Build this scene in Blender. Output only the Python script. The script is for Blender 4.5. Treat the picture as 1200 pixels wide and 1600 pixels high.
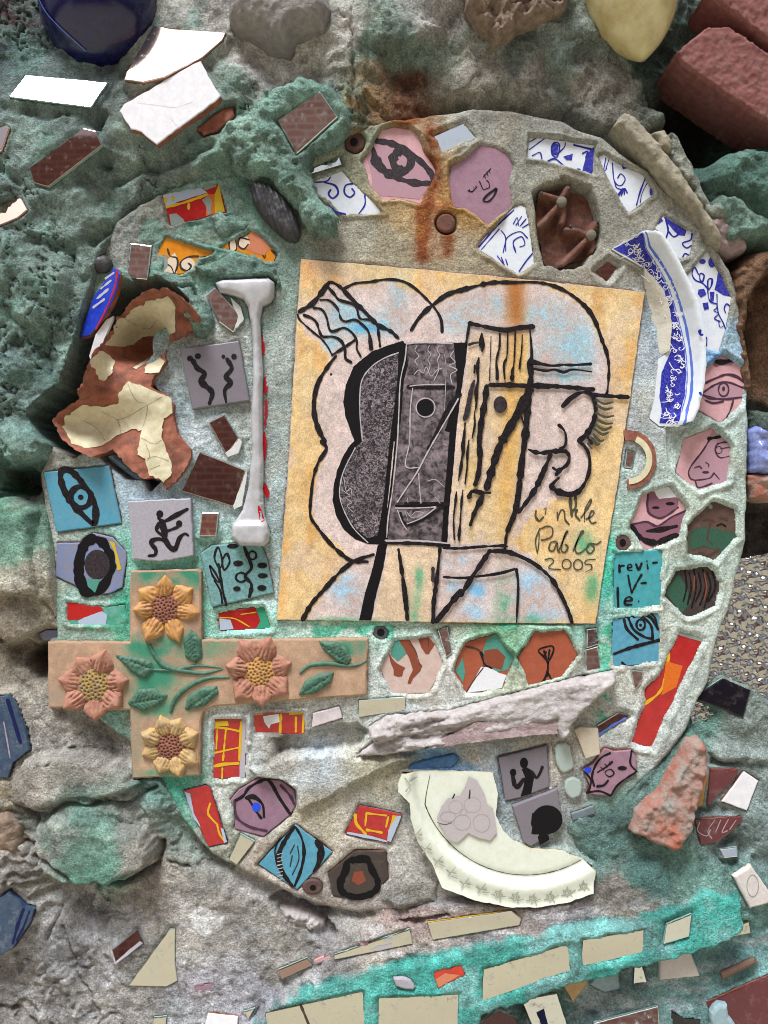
import bpy, math, random
import numpy as np
from mathutils import Vector
from mathutils.geometry import delaunay_2d_cdt

# ------------------------------------------------------------------ camera, sky, sun, exposure
S = 0.0006            # metres per unit of the wall survey (the wall piece in view is 0.72 x 0.96 m)
D = 1400.0            # camera distance in the same units (0.84 m)
scene = bpy.context.scene
for o in list(bpy.data.objects): bpy.data.objects.remove(o)
COL = scene.collection
cam_d = bpy.data.cameras.new('camera'); cam = bpy.data.objects.new('camera', cam_d); COL.objects.link(cam)
cam.location = (0, -D*S, 0); cam.rotation_euler = (math.radians(90), 0, 0)
cam_d.sensor_fit = 'VERTICAL'; cam_d.sensor_height = 24.0
cam_d.lens = 12.0*D/800.0; cam_d.clip_start = 0.01; cam_d.clip_end = 400
scene.camera = cam
SUN_EL, SUN_AZ = math.radians(64), math.radians(-24)      # high, behind the photographer, a little to the left
w = bpy.data.worlds.new('World'); scene.world = w; w.use_nodes = True
nt = w.node_tree; bg = nt.nodes['Background']
sky = nt.nodes.new('ShaderNodeTexSky'); sky.sky_type = 'NISHITA'; sky.sun_disc = False
sky.sun_elevation = SUN_EL; sky.sun_rotation = math.radians(180+24)
sky.dust_density = 4.0; sky.air_density = 1.0; sky.ozone_density = 0.6
hs = nt.nodes.new('ShaderNodeHueSaturation'); hs.inputs['Saturation'].default_value = 0.62
nt.links.new(sky.outputs[0], hs.inputs['Color']); nt.links.new(hs.outputs[0], bg.inputs[0])
bg.inputs[1].default_value = 0.06
sd = bpy.data.lights.new('sun', 'SUN'); sd.energy = 2.6; sd.angle = math.radians(22); sd.color = (0.95, 0.98, 1.0)
sun = bpy.data.objects.new('sun', sd); COL.objects.link(sun)
sdir = Vector((math.sin(SUN_AZ)*math.cos(SUN_EL), -math.cos(SUN_AZ)*math.cos(SUN_EL), math.sin(SUN_EL)))
sun.rotation_euler = sdir.to_track_quat('Z', 'Y').to_euler(); sun.location = (0, -3, 4)
vs = scene.view_settings; vs.view_transform = 'Standard'; vs.look = 'None'; vs.gamma = 1; vs.use_curve_mapping = False
vs.exposure = 0.84
scene.cycles.filter_width = 1.0

# ------------------------------------------------------------------ helpers
rng = np.random.RandomState(7); random.seed(7)
def lin(c):
    r = []
    for x in c[:3]:
        x = x/255.0
        r.append(x/12.92 if x <= 0.04045 else ((x+0.055)/1.055)**2.4)
    return tuple(r)
def lin_np(a):
    a = a/255.0
    return np.where(a <= 0.04045, a/12.92, ((a+0.055)/1.055)**2.4)
_lat = rng.rand(16, 256, 256)
def vnoise(u, v, sc, seed=0):
    L = _lat[seed % 16]; a = seed*0.7+0.4
    x = (u*math.cos(a)+v*math.sin(a))/sc + seed*17.3; y = (-u*math.sin(a)+v*math.cos(a))/sc + seed*9.1
    xi = np.floor(x).astype(int); yi = np.floor(y).astype(int); fx = x-xi; fy = y-yi
    fx = fx*fx*fx*(fx*(fx*6-15)+10); fy = fy*fy*fy*(fy*(fy*6-15)+10)
    xi &= 255; yi &= 255; x1 = (xi+1) & 255; y1 = (yi+1) & 255
    return (L[yi, xi]*(1-fx)+L[yi, x1]*fx)*(1-fy) + (L[y1, xi]*(1-fx)+L[y1, x1]*fx)*fy - 0.5
def fbm(u, v, sc, oct=4, seed=0, gain=0.5):
    r = 0; a = 1.0
    for i in range(oct):
        r = r + a*vnoise(u, v, sc, seed+i); sc *= 0.5; a *= gain
    return r
def sm(x): x = np.clip(x, 0, 1); return x*x*(3-2*x)
def pp(s, z=None):
    pts = [tuple(float(q) for q in t.split(',')) for t in s.split()] if isinstance(s, str) else list(s)
    if z: pts = [(z[0]+x/z[2], z[1]+y/z[2]) for x, y in pts]
    return pts
def sdf(U, V, poly):
    """signed distance, negative inside"""
    P = np.array(poly); n = len(P); d = np.full(U.shape, 1e9); ins = np.zeros(U.shape, bool)
    for i in range(n):
        ax, ay = P[i]; bx, by = P[(i+1) % n]; ex, ey = bx-ax, by-ay; L = ex*ex+ey*ey+1e-9
        t = np.clip(((U-ax)*ex+(V-ay)*ey)/L, 0, 1)
        d = np.minimum(d, (U-ax-t*ex)**2+(V-ay-t*ey)**2)
        if ay != by:
            c = (ay > V) != (by > V)
            ins ^= c & (U < (bx-ax)*(V-ay)/(by-ay)+ax)
    d = np.sqrt(d); return np.where(ins, -d, d)
def sdline(U, V, pts):
    d = np.full(U.shape, 1e9)
    for (ax, ay), (bx, by) in zip(pts[:-1], pts[1:]):
        ex, ey = bx-ax, by-ay; t = np.clip(((U-ax)*ex+(V-ay)*ey)/(ex*ex+ey*ey+1e-9), 0, 1)
        d = np.minimum(d, (U-ax-t*ex)**2+(V-ay-t*ey)**2)
    return np.sqrt(d)
def W3(u, v, h, k=1.0): return ((u-600)*k*S, -h*S, (800-v)*k*S)

def set_props(o, label=None, cat=None, group=None, kind=None):
    if label: o['label'] = label
    if cat: o['category'] = cat
    if group: o['group'] = group
    if kind: o['kind'] = kind
    return o
WLOC = {}
def link(o, parent, loc):
    COL.objects.link(o); WLOC[o.name] = Vector(loc)
    if parent is not None:
        o.parent = parent; o.location = Vector(loc)-WLOC[parent.name]
    else: o.location = loc
    return o
def empty(name, loc, label, cat, group=None):
    o = bpy.data.objects.new(name, None); o.empty_display_size = 0.02
    link(o, None, loc); return set_props(o, label, cat, group)
def mk(name, verts, faces, mats, idx=None, parent=None, smooth=False, label=None, cat=None, kind=None, loc=None):
    V = np.array(verts, dtype=float)
    c = V.mean(axis=0) if loc is None else np.array(loc)
    me = bpy.data.meshes.new(name); me.from_pydata([tuple(p) for p in (V-c)], [], faces); 
    for m in mats: me.materials.append(m)
    if idx is not None: me.polygons.foreach_set('material_index', np.array(idx, dtype=np.int32))
    if smooth: me.polygons.foreach_set('use_smooth', np.ones(len(me.polygons), bool))
    me.update()
    o = bpy.data.objects.new(name, me); link(o, parent, c)
    return set_props(o, label, cat, kind=kind)
def mk_grid(name, X, Y, Z, keep, colors, mat, parent=None, label=None, kind=None, loc=(0, 0, 0)):
    """height field mesh from 2-D arrays; keep: bool per vertex"""
    ny, nx = X.shape; vid = np.arange(nx*ny).reshape(ny, nx)
    q = keep[:-1, :-1] & keep[1:, :-1] & keep[:-1, 1:] & keep[1:, 1:]
    a, b, c, d = vid[:-1, :-1][q], vid[:-1, 1:][q], vid[1:, 1:][q], vid[1:, :-1][q]
    F = np.stack([a, d, c, b], 1); used = np.unique(F); remap = np.full(nx*ny, -1); remap[used] = np.arange(len(used)); F = remap[F]
    co = np.stack([X.ravel()[used], Y.ravel()[used], Z.ravel()[used]], 1)-np.array(loc)
    me = bpy.data.meshes.new(name); me.vertices.add(len(co)); me.vertices.foreach_set('co', co.ravel().astype(np.float32))
    me.loops.add(F.size); me.loops.foreach_set('vertex_index', F.ravel().astype(np.int32))
    me.polygons.add(len(F)); me.polygons.foreach_set('loop_start', np.arange(0, F.size, 4, dtype=np.int32))
    me.polygons.foreach_set('use_smooth', np.ones(len(F), bool)); me.update(calc_edges=True); me.validate()
    if colors is not None:
        at = me.color_attributes.new('Col', 'FLOAT_COLOR', 'POINT')
        rgba = np.ones((len(co), 4), np.float32); rgba[:, :3] = colors.reshape(-1, 3)[used]; at.data.foreach_set('color', rgba.ravel())
    me.materials.append(mat)
    o = bpy.data.objects.new(name, me); link(o, parent, loc); return set_props(o, label, kind=kind)

# ------------------------------------------------------------------ materials (all procedural)
MATS = {}
def nodes(name):
    m = bpy.data.materials.new(name); m.use_nodes = True; t = m.node_tree
    return m, t, t.nodes['Principled BSDF']
def noise(t, scale, detail=4, rough=0.6, w=None):
    g = t.nodes.new('ShaderNodeNewGeometry'); n = t.nodes.new('ShaderNodeTexNoise')
    n.inputs['Scale'].default_value = scale; n.inputs['Detail'].default_value = detail; n.inputs['Roughness'].default_value = rough
    t.links.new(g.outputs['Position'], n.inputs['Vector']); return n.outputs['Fac']
def ramp(t, fac, stops):
    r = t.nodes.new('ShaderNodeValToRGB'); t.links.new(fac, r.inputs[0]); e = r.color_ramp.elements
    while len(e) < len(stops): e.new(0.5)
    for el, (p, c) in zip(e, stops):
        el.position = p; el.color = (*c, 1) if not isinstance(c, float) else (c, c, c, 1)
    return r.outputs[0]
def mix(t, fac, a, b, mode='MIX'):
    n = t.nodes.new('ShaderNodeMix'); n.data_type = 'RGBA'; n.blend_type = mode
    for i, x in ((0, fac), (6, a), (7, b)):
        if hasattr(x, 'is_linked') or hasattr(x, 'links'): t.links.new(x, n.inputs[i])
        elif isinstance(x, (int, float)): n.inputs[i].default_value = x
        else: n.inputs[i].default_value = (*x, 1)
    return n.outputs[2]
def bump(t, b, fac, strength, dist):
    n = t.nodes.new('ShaderNodeBump'); n.inputs['Strength'].default_value = strength; n.inputs['Distance'].default_value = dist
    t.links.new(fac, n.inputs['Height']); t.links.new(n.outputs[0], b.inputs['Normal']); return n
def cement_mat(name, grain=1.0, pit=0.5):
    m, t, b = nodes(name)
    a = t.nodes.new('ShaderNodeAttribute'); a.attribute_name = 'Col'
    n1 = noise(t, 540, 3, 0.8); n2 = noise(t, 120, 5, 0.65)
    c = mix(t, 1.0, a.outputs['Color'], ramp(t, n1, [(0.36, 0.60), (0.5, 0.98), (0.64, 1.34)]), 'MULTIPLY')
    c = mix(t, 1.0, c, ramp(t, n2, [(0.28, 0.72), (0.5, 1.0), (0.75, 1.22)]), 'MULTIPLY')
    c = mix(t, ramp(t, noise(t, 380, 2, 0.5), [(0.66, 0.0), (0.74, pit)]), c, lin((205, 200, 190)))
    t.links.new(c, b.inputs['Base Color']); b.inputs['Roughness'].default_value = 0.93; b.inputs['Specular IOR Level'].default_value = 0.25
    s = t.nodes.new('ShaderNodeMath'); s.operation = 'ADD'; t.links.new(noise(t, 480, 3, 0.8), s.inputs[0]); t.links.new(noise(t, 260, 4, 0.7), s.inputs[1])
    bump(t, b, s.outputs[0], 1.0*grain, 0.0042); return m
def surf(name, col, kind='glaze', col2=None, amt=0.35, sc=160, dust=0.25, rough=None):
    if name in MATS: return MATS[name]
    m, t, b = nodes(name); A = lin(col); B = lin(col2) if col2 else tuple(x*0.72 for x in A)
    c = mix(t, ramp(t, noise(t, sc, 5, 0.65), [(0.35, 0.0), (0.68, min(1.0, amt*2))]), A, B)
    d = ramp(t, noise(t, 95, 6, 0.75), [(0.52, 0.0), (0.75, dust)])
    c = mix(t, d, c, lin((165, 160, 150)))
    sp = ramp(t, noise(t, 1100, 2, 0.5), [(0.30, 0.62), (0.45, 1.0)])
    c = mix(t, 0.55 if kind != 'glaze' else 0.25, c, mix(t, 1.0, c, sp, 'MULTIPLY'))
    t.links.new(c, b.inputs['Base Color'])
    R = {'glaze': 0.22, 'matte': 0.62, 'clay': 0.85, 'stone': 0.9}[kind] if rough is None else rough
    rr = t.nodes.new('ShaderNodeMath'); rr.operation = 'ADD'; t.links.new(d, rr.inputs[0]); rr.inputs[1].default_value = R
    rr.use_clamp = True; t.links.new(rr.outputs[0], b.inputs['Roughness'])
    if kind == 'glaze': b.inputs['Coat Weight'].default_value = 0.3; b.inputs['Coat Roughness'].default_value = 0.12
    st = {'glaze': 0.10, 'matte': 0.25, 'clay': 0.5, 'stone': 0.9}[kind]
    bump(t, b, noise(t, 330 if kind in ('clay', 'stone') else 140, 5, 0.65), st, 0.0012 if kind != 'stone' else 0.002)
    MATS[name] = m; return m
def ink(name, col, col2=None, amt=0.55, rough=0.55, sc=560):
    if name in MATS: return MATS[name]
    m, t, b = nodes(name); A = lin(col); B = lin(col2) if col2 else tuple(x*1.6+0.02 for x in A)
    c = mix(t, ramp(t, noise(t, sc, 5, 0.7), [(0.42, 0.0), (0.72, amt)]), A, B)
    t.links.new(c, b.inputs['Base Color']); b.inputs['Roughness'].default_value = rough; b.inputs['Specular IOR Level'].default_value = .2; MATS[name] = m; return m
def mirror(name, tint, dirt=0.12, wave=0.02):
    if name in MATS: return MATS[name]
    m, t, b = nodes(name); d = ramp(t, noise(t, 130, 6, 0.75), [(0.55, 0.0), (0.82, dirt*3)])
    t.links.new(mix(t, d, tint, lin((130, 128, 120))), b.inputs['Base Color'])
    inv = t.nodes.new('ShaderNodeMath'); inv.operation = 'SUBTRACT'; inv.inputs[0].default_value = 1.0; t.links.new(d, inv.inputs[1]); t.links.new(inv.outputs[0], b.inputs['Metallic'])
    r = t.nodes.new('ShaderNodeMath'); r.operation = 'ADD'; r.inputs[1].default_value = 0.025; t.links.new(d, r.inputs[0]); t.links.new(r.outputs[0], b.inputs['Roughness'])
    bump(t, b, noise(t, 35, 2, 0.4), wave, 0.001); MATS[name] = m; return m
def glass(name, col, trans=0.9, rough=0.06, ior=1.5):
    if name in MATS: return MATS[name]
    m, t, b = nodes(name); b.inputs['Base Color'].default_value = (*lin(col), 1); b.inputs['Transmission Weight'].default_value = trans
    b.inputs['Roughness'].default_value = rough; b.inputs['IOR'].default_value = ior; MATS[name] = m; return m
def marbled(name, dark, light, sc=300, lo=0.42, hi=0.62, rough=0.5, dist=1.5):
    if name in MATS: return MATS[name]
    m, t, b = nodes(name); g = t.nodes.new('ShaderNodeNewGeometry'); n = t.nodes.new('ShaderNodeTexNoise')
    n.inputs['Scale'].default_value = sc; n.inputs['Detail'].default_value = 4; n.inputs['Roughness'].default_value = 0.65; n.inputs['Distortion'].default_value = dist
    t.links.new(g.outputs['Position'], n.inputs['Vector'])
    big = ramp(t, noise(t, 45, 3, 0.5), [(0.35, 0.6), (0.65, 1.25)])
    c = mix(t, 1.0, ramp(t, n.outputs['Fac'], [(lo, lin(dark)), (hi, lin(light))]), big, 'MULTIPLY')
    t.links.new(c, b.inputs['Base Color']); b.inputs['Roughness'].default_value = rough; MATS[name] = m; return m
def vcol(name, rough=0.55, grain=0.3, sc=420, bmp=0.15):
    if name in MATS: return MATS[name]
    m, t, b = nodes(name); a = t.nodes.new('ShaderNodeAttribute'); a.attribute_name = 'Col'
    c = mix(t, grain*2, a.outputs['Color'], mix(t, 1.0, a.outputs['Color'], ramp(t, noise(t, sc*2.2, 3, 0.7), [(0.3, 0.6), (0.5, 1.0), (0.7, 1.25)]), 'MULTIPLY'))
    t.links.new(c, b.inputs['Base Color']); b.inputs['Roughness'].default_value = rough; b.inputs['Coat Weight'].default_value = 0.08
    bump(t, b, noise(t, sc, 4, 0.7), bmp, 0.001); MATS[name] = m; return m

# ------------------------------------------------------------------ outline tools
def densify(poly, step=6.0, jag=0.0, rnd=0):
    P = [np.array(p, float) for p in poly]
    for _ in range(rnd):
        Q = []
        for i in range(len(P)):
            a, b = P[i], P[(i+1) % len(P)]; Q += [a*0.78+b*0.22, a*0.22+b*0.78]
        P = Q
    out = []
    for i in range(len(P)):
        a, b = P[i], P[(i+1) % len(P)]; L = np.linalg.norm(b-a); n = max(1, int(L/step))
        for j in range(n):
            p = a+(b-a)*j/n
            if jag and (j or rnd): p = p + rng.normal(0, jag, 2)
            out.append(p)
    return np.array(out)
def area2(P): 
    x, y = P[:, 0], P[:, 1]; return np.sum(x*np.roll(y, -1)-np.roll(x, -1)*y)
def inset(P, d):
    a = np.roll(P, 1, 0); b = np.roll(P, -1, 0)
    e1 = P-a; e2 = b-P; e1 /= np.linalg.norm(e1, axis=1)[:, None]+1e-9; e2 /= np.linalg.norm(e2, axis=1)[:, None]+1e-9
    n1 = np.stack([-e1[:, 1], e1[:, 0]], 1); n2 = np.stack([-e2[:, 1], e2[:, 0]], 1)
    n = n1+n2; n /= np.maximum(np.linalg.norm(n, axis=1)[:, None], 0.35); sg = 1 if area2(P) > 0 else -1
    c = np.clip(np.sum(n*n1, 1), 0.5, 1)[:, None]
    return P + sg*n*d/c
def hv(hf, P):
    P = np.asarray(P, float); return np.broadcast_to(np.asarray(hf(P[:, 0], P[:, 1]), float), (len(P),))
def dome(d, soft): return np.sqrt(np.clip(1-(1-np.clip(d/soft, 0, 1))**2, 0, 1))
def slab_mesh(P, hf, th, bev, k):
    """extruded outline with a rounded arris; returns verts, faces, material index (0 top, 1 side)"""
    if area2(P) > 0: P = P[::-1]           # v runs down, so this winding faces the viewer
    n = len(P); rings = []
    for ins_, dz in ((0, -th), (0, -bev), (bev*0.3, -bev*0.35), (bev, 0.0)):
        Q = inset(P, ins_) if ins_ else P
        rings.append([W3(u, v, h_+dz, k) for (u, v), h_ in zip(Q, hv(hf, Q))])
    V = [p for r in rings for p in r]; F = []; I = []
    for r in range(3):
        for i in range(n):
            j = (i+1) % n; F.append((r*n+i, r*n+j, (r+1)*n+j, (r+1)*n+i)); I.append(1 if r == 0 else 0)
    F.append(tuple(range(3*n, 4*n))); I.append(0); F.append(tuple(reversed(range(n)))); I.append(1)
    return V, F, I
def cdt(poly, res, dens=None):
    B = densify(poly, dens or res); n = len(B); lo = B.min(0); hi = B.max(0)
    gx, gy = np.meshgrid(np.arange(lo[0]+res*.5, hi[0], res), np.arange(lo[1]+res*.5, hi[1], res))
    gx = gx+rng.uniform(-.2, .2, gx.shape)*res; gy = gy+rng.uniform(-.2, .2, gy.shape)*res
    d = sdf(gx, gy, B); mk_ = d < -res*0.45
    pts = [Vector(p) for p in B]+[Vector((x, y)) for x, y in zip(gx[mk_], gy[mk_])]
    r = delaunay_2d_cdt(pts, [(i, (i+1) % n) for i in range(n)], [list(range(n))], 1, 1e-5)
    return np.array([tuple(p) for p in r[0]]), [tuple(f) for f in r[2]], n
def drape(name, poly, hf, mats, th, res=4.0, k=1.0, parent=None, label=None, cat=None, side=1, kind=None, jag=0.0, colf=None):
    """curved sheet with a thickness, its top following hf(u, v)"""
    if jag: poly = [tuple(p) for p in densify(poly, max(4, res), jag)]
    P, F, n = cdt(poly, res); H = hv(hf, P)
    tri = []
    for f in F:
        a = sum(P[f[i]][0]*P[f[(i+1) % len(f)]][1]-P[f[(i+1) % len(f)]][0]*P[f[i]][1] for i in range(len(f)))
        tri.append(tuple(f) if a < 0 else tuple(reversed(f)))
    V = [W3(u, v, h, k) for (u, v), h in zip(P, H)]; I = [0]*len(tri); m = len(V)
    # skirt along the outline (first n points are the outline in order)
    cnt = {}
    for f in tri:
        for i in range(len(f)): cnt[(f[i], f[(i+1) % len(f)])] = 1
    bd = [e for e in cnt if (e[1], e[0]) not in cnt]; low = {}
    for a, b in bd:
        for q in (a, b):
            if q not in low: low[q] = len(V); V.append(W3(P[q][0], P[q][1], H[q]-th, k))
        tri.append((b, a, low[a], low[b])); I.append(side if len(mats) > 1 else 0)
    o = mk(name, V, tri, mats, I, parent, True, label, cat, kind)
    me = o.data
    try:
        at = me.attributes.new('sharp_edge', 'BOOLEAN', 'EDGE')
        bs = {(min(e), max(e)) for e in bd}
        at.data.foreach_set('value', np.array([(min(e.vertices), max(e.vertices)) in bs for e in me.edges], bool))
    except Exception: pass
    if colf is not None:
        ca = me.color_attributes.new('Col', 'FLOAT_COLOR', 'POINT'); allp = np.vstack([P]+[P[q][None] for q in low]); c = colf(allp[:, 0], allp[:, 1])
        rgba = np.ones((len(allp), 4), np.float32); rgba[:, :3] = c; ca.data.foreach_set('color', rgba.ravel())
    return o
# ------------------------------------------------------------------ painted lines
def catmull(pts, ws, step=2.2, closed=False):
    P = np.array(pts, float); n = len(P)
    if n == 2: 
        m = max(2, int(np.linalg.norm(P[1]-P[0])/step)); t = np.linspace(0, 1, m+1)[:, None]
        return P[0]+(P[1]-P[0])*t, np.interp(t[:, 0], [0, 1], ws)
    out = []; wo = []
    for i in range(n if closed else n-1):
        p0 = P[(i-1) % n] if (closed or i > 0) else 2*P[0]-P[1]; p1 = P[i]; p2 = P[(i+1) % n]
        p3 = P[(i+2) % n] if (closed or i+2 < n) else 2*P[-1]-P[-2]
        m = max(2, int(np.linalg.norm(p2-p1)/step))
        for j in range(m):
            t = j/m; out.append(0.5*((2*p1)+(-p0+p2)*t+(2*p0-5*p1+4*p2-p3)*t*t+(-p0+3*p1-3*p2+p3)*t**3)); wo.append(ws[i]*(1-t)+ws[(i+1) % n]*t)
    if not closed: out.append(P[-1]); wo.append(ws[-1])
    return np.array(out), np.array(wo)
def ribbon(pts, wd, closed=False, jit=0.2):
    ws = list(wd) if hasattr(wd, '__len__') else [wd]*len(pts)
    if len(ws) != len(pts): ws = list(np.interp(np.linspace(0, 1, len(pts)), np.linspace(0, 1, len(ws)), ws))
    C, Wd = catmull(pts, ws, 2.0, closed); n = len(C)
    T = np.roll(C, -1, 0)-np.roll(C, 1, 0) if closed else np.gradient(C, axis=0)
    T /= np.linalg.norm(T, axis=1)[:, None]+1e-9
    Wd = Wd*(1+jit*np.interp(np.arange(n), np.arange(0, n+4, 3), rng.normal(0, 1, len(np.arange(0, n+4, 3)))))
    if not closed:
        C = np.vstack([C[0]-T[0]*Wd[0]*0.4, C, C[-1]+T[-1]*Wd[-1]*0.4]); T = np.vstack([T[0], T, T[-1]]); Wd = np.concatenate([[Wd[0]*0.35], Wd, [Wd[-1]*0.35]]); n += 2
    N = np.stack([-T[:, 1], T[:, 0]], 1)*Wd[:, None]*0.5
    V = np.vstack([C+N, C-N]); F = []
    for i in range(n if closed else n-1):
        j = (i+1) % n; F.append((i, j, n+j, n+i))
    return V, F
def ell(cx, cy, rx, ry, n=22, a=0.0):
    return [(cx+rx*math.cos(t)*math.cos(a)-ry*math.sin(t)*math.sin(a), cy+rx*math.cos(t)*math.sin(a)+ry*math.sin(t)*math.cos(a)) for t in [2*math.pi*i/n for i in range(n)]]
def paint(parent, items, hf, k=1.0, z=None, name='painted_line', eps=0.35, curved=False, kind=None):
    """items: (mat, width, 'pts'[, z]) a brush line; ('F', mat, 'pts'[, z]) a filled patch; ('O', mat, width, 'pts') a closed line;
    ('C', mat, cx, cy, rx, ry) a filled spot; ('R', mat, w, cx, cy, rx, ry) a ring.  One mesh per colour."""
    by = {}; lev = 0
    for it in items:
        lev += 1; e = eps+0.035*lev
        if it[0] == 'F':
            P = densify(pp(it[2], it[3] if len(it) > 3 else z), 5, 0.25); 
            if area2(P) > 0: P = P[::-1]
            m, V, F = it[1], P, [tuple(range(len(P)))]
            if curved: V, F, _ = cdt([tuple(q) for q in P], 3.0)
        elif it[0] in ('C', 'R'):
            q = it[2:] if it[0] == 'C' else it[3:]; zz = q[4] if len(q) > 4 else z; cx, cy, rx, ry = q[:4]; E = pp(ell(cx, cy, rx, ry), zz)
            if it[0] == 'C':
                P = np.array(E); P = P[::-1] if area2(P) > 0 else P; m, V, F = it[1], P, [tuple(range(len(P)))]
            else: V, F = ribbon(E, it[2], True); m = it[1]
        elif it[0] == 'O': V, F = ribbon(pp(it[3], it[4] if len(it) > 4 else z), it[2], True); m = it[1]
        else: V, F = ribbon(pp(it[2], it[3] if len(it) > 3 else z), it[1]); m = it[0]
        L = by.setdefault(m, [[], []]); b = len(L[0])
        L[0] += [W3(u, v, h_+e, k) for (u, v), h_ in zip(V, hv(hf, V))]
        for f in F:
            f = [b+i for i in f]; a = L[0][f[0]]; bb = L[0][f[1]]; c = L[0][f[2]]
            cr = (bb[0]-a[0])*(c[2]-a[2])-(bb[2]-a[2])*(c[0]-a[0])
            L[1].append(tuple(f) if cr > 0 else tuple(reversed(f)))
    for m, (V, F) in by.items(): mk(name if not m.startswith('~') else 'painted_patch', V, F, [MATS[m]], None, parent, kind=kind)
# ------------------------------------------------------------------ colours
surf('white_glaze', (226, 224, 228), 'glaze', (205, 203, 205), dust=.12); surf('delft', (226, 231, 238), 'glaze', (208, 216, 228), dust=.06)
surf('terracotta', (168, 100, 76), 'clay', (110, 66, 54), amt=.6, sc=90); surf('red_brick', (136, 84, 80), 'clay', (112, 66, 64), amt=.5, dust=.3); surf('coral_brick', (164, 100, 80), 'stone', (148, 150, 144), amt=.5, sc=50, dust=.6)
surf('bisque', (206, 200, 186), 'clay', (184, 176, 158), dust=.3); surf('cream_glaze', (222, 214, 184), 'glaze', (196, 184, 146), dust=.1); surf('plate', (226, 230, 218), 'glaze', (212, 216, 194), dust=.05)
surf('pink', (216, 168, 172), 'matte', (190, 142, 150), dust=.12, rough=.4); surf('mauve', (158, 122, 140), 'matte', (140, 105, 122), dust=.15, rough=.42); surf('dusty_mauve', (150, 116, 136), 'matte', (128, 98, 120), dust=.15, rough=.42)
surf('turquoise_tile', (70, 150, 182), 'matte', (110, 150, 150), amt=.3, dust=.2); surf('sky_tile', (88, 160, 184), 'matte', (66, 128, 156), dust=.15); surf('periwinkle', (112, 130, 182), 'matte', (140, 132, 110), amt=.4, dust=.2)
surf('teal_tile', (66, 160, 172), 'matte', (52, 136, 130), dust=.12); surf('sage_tile', (120, 168, 170), 'matte', (86, 128, 128), sc=420, amt=.5, dust=.2)
surf('grey_tile', (122, 116, 124), 'matte', (114, 108, 116), amt=.2, dust=.08, rough=.5); surf('granite', (172, 168, 178), 'matte', (150, 146, 154), sc=420, amt=.4, dust=.1, rough=.5)
surf('red_glaze', (184, 34, 34), 'glaze', (146, 26, 30), dust=.06, rough=.15); surf('yellow_glaze', (222, 176, 36), 'glaze', (190, 140, 30), dust=.1); surf('paleblue_glaze', (170, 184, 204), 'glaze', (150, 160, 178), dust=.2); surf('orange_glaze', (226, 150, 34), 'glaze', (214, 120, 30), dust=.08); surf('scarlet', (206, 60, 36), 'glaze', (180, 40, 30), dust=.08)
surf('green_glaze', (52, 150, 116), 'glaze', (110, 170, 160), amt=.5, dust=.15); surf('steel_edge', (104, 116, 126), 'matte', dust=.3)
surf('brown_tile', (96, 72, 62), 'matte', (74, 62, 58), dust=.2, rough=.35); surf('dark_brown', (66, 52, 48), 'matte', (54, 52, 52), dust=.15, rough=.3); surf('rust_tile', (166, 86, 58), 'matte', (150, 72, 48), dust=.1, rough=.45); surf('mushroom_tile', (206, 184, 176), 'matte', (190, 160, 146), dust=.2, rough=.35)
surf('maroon', (98, 40, 46), 'glaze', (84, 34, 40), dust=.2); surf('ochre', (190, 130, 46), 'glaze'); surf('beige', (196, 184, 164), 'matte', (180, 166, 144), dust=.2); surf('black_glass', (20, 18, 28), 'glaze', dust=.12, rough=.08)
surf('navy_glass', (36, 56, 92), 'glaze', (60, 84, 104), amt=.5, dust=.35, rough=.2); surf('cobalt', (34, 62, 190), 'glaze', (24, 40, 140), dust=.08); surf('cobalt_pot', (14, 12, 70), 'glaze', (10, 8, 44), dust=.05, rough=.2); surf('pot_yellow', (218, 206, 158), 'glaze', (184, 164, 108), sc=42, amt=.6, dust=.2, rough=.22)
surf('lilac_glass', (112, 124, 190), 'glaze', (150, 160, 210), sc=300, amt=.6, dust=.15, rough=.15); surf('peach', (206, 166, 112), 'matte'); surf('paleblue', (150, 176, 184), 'matte', dust=.2); surf('marble', (212, 202, 202), 'matte', (186, 174, 178), amt=.4, dust=.1, rough=.4)
surf('blue_chip', (74, 124, 172), 'matte', (52, 96, 150), amt=.5, dust=.3); surf('stone_white', (214, 206, 202), 'matte', (196, 186, 180), dust=.1); surf('stone_grey', (150, 146, 142), 'stone', (124, 118, 116), amt=.5); surf('stone_brown', (150, 130, 112), 'stone', (108, 92, 80), amt=.6); surf('stone_bar', (172, 164, 142), 'stone', (128, 122, 108), amt=.5); surf('slab_pale', (196, 190, 190), 'stone', (160, 150, 146), amt=.5, dust=.4); surf('slab_pink', (178, 158, 158), 'stone', (150, 128, 130), amt=.5)
surf('shell_black', (62, 60, 64), 'matte', (40, 40, 42), dust=.25, rough=.5); surf('rust', (118, 72, 54), 'clay', (76, 50, 44), amt=.7, dust=.3); surf('rust_dark', (96, 58, 46), 'clay', (66, 44, 40), dust=.3); surf('screw_grey', (120, 112, 98), 'clay'); surf('washer', (92, 62, 58), 'matte', (70, 54, 54), dust=.15); surf('porcelain', (196, 196, 202), 'glaze', (166, 164, 164), sc=60, amt=.5, dust=.4, rough=.3); surf('bead_grey', (72, 74, 76), 'matte', dust=.3)
surf('plaque', (178, 144, 118), 'clay', (156, 122, 98), amt=.4, dust=.15); surf('leaf_green', (46, 92, 76), 'matte', (84, 122, 100), amt=.5, sc=260, dust=.25); surf('petal_gold', (204, 152, 76), 'matte', (176, 122, 86), amt=.6, sc=220, dust=.4); surf('petal_pink', (182, 130, 108), 'clay', (160, 108, 90), amt=.5, dust=.4); surf('petal_yellow', (200, 160, 96), 'matte', (166, 146, 116), amt=.6, sc=200, dust=.3)
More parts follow.
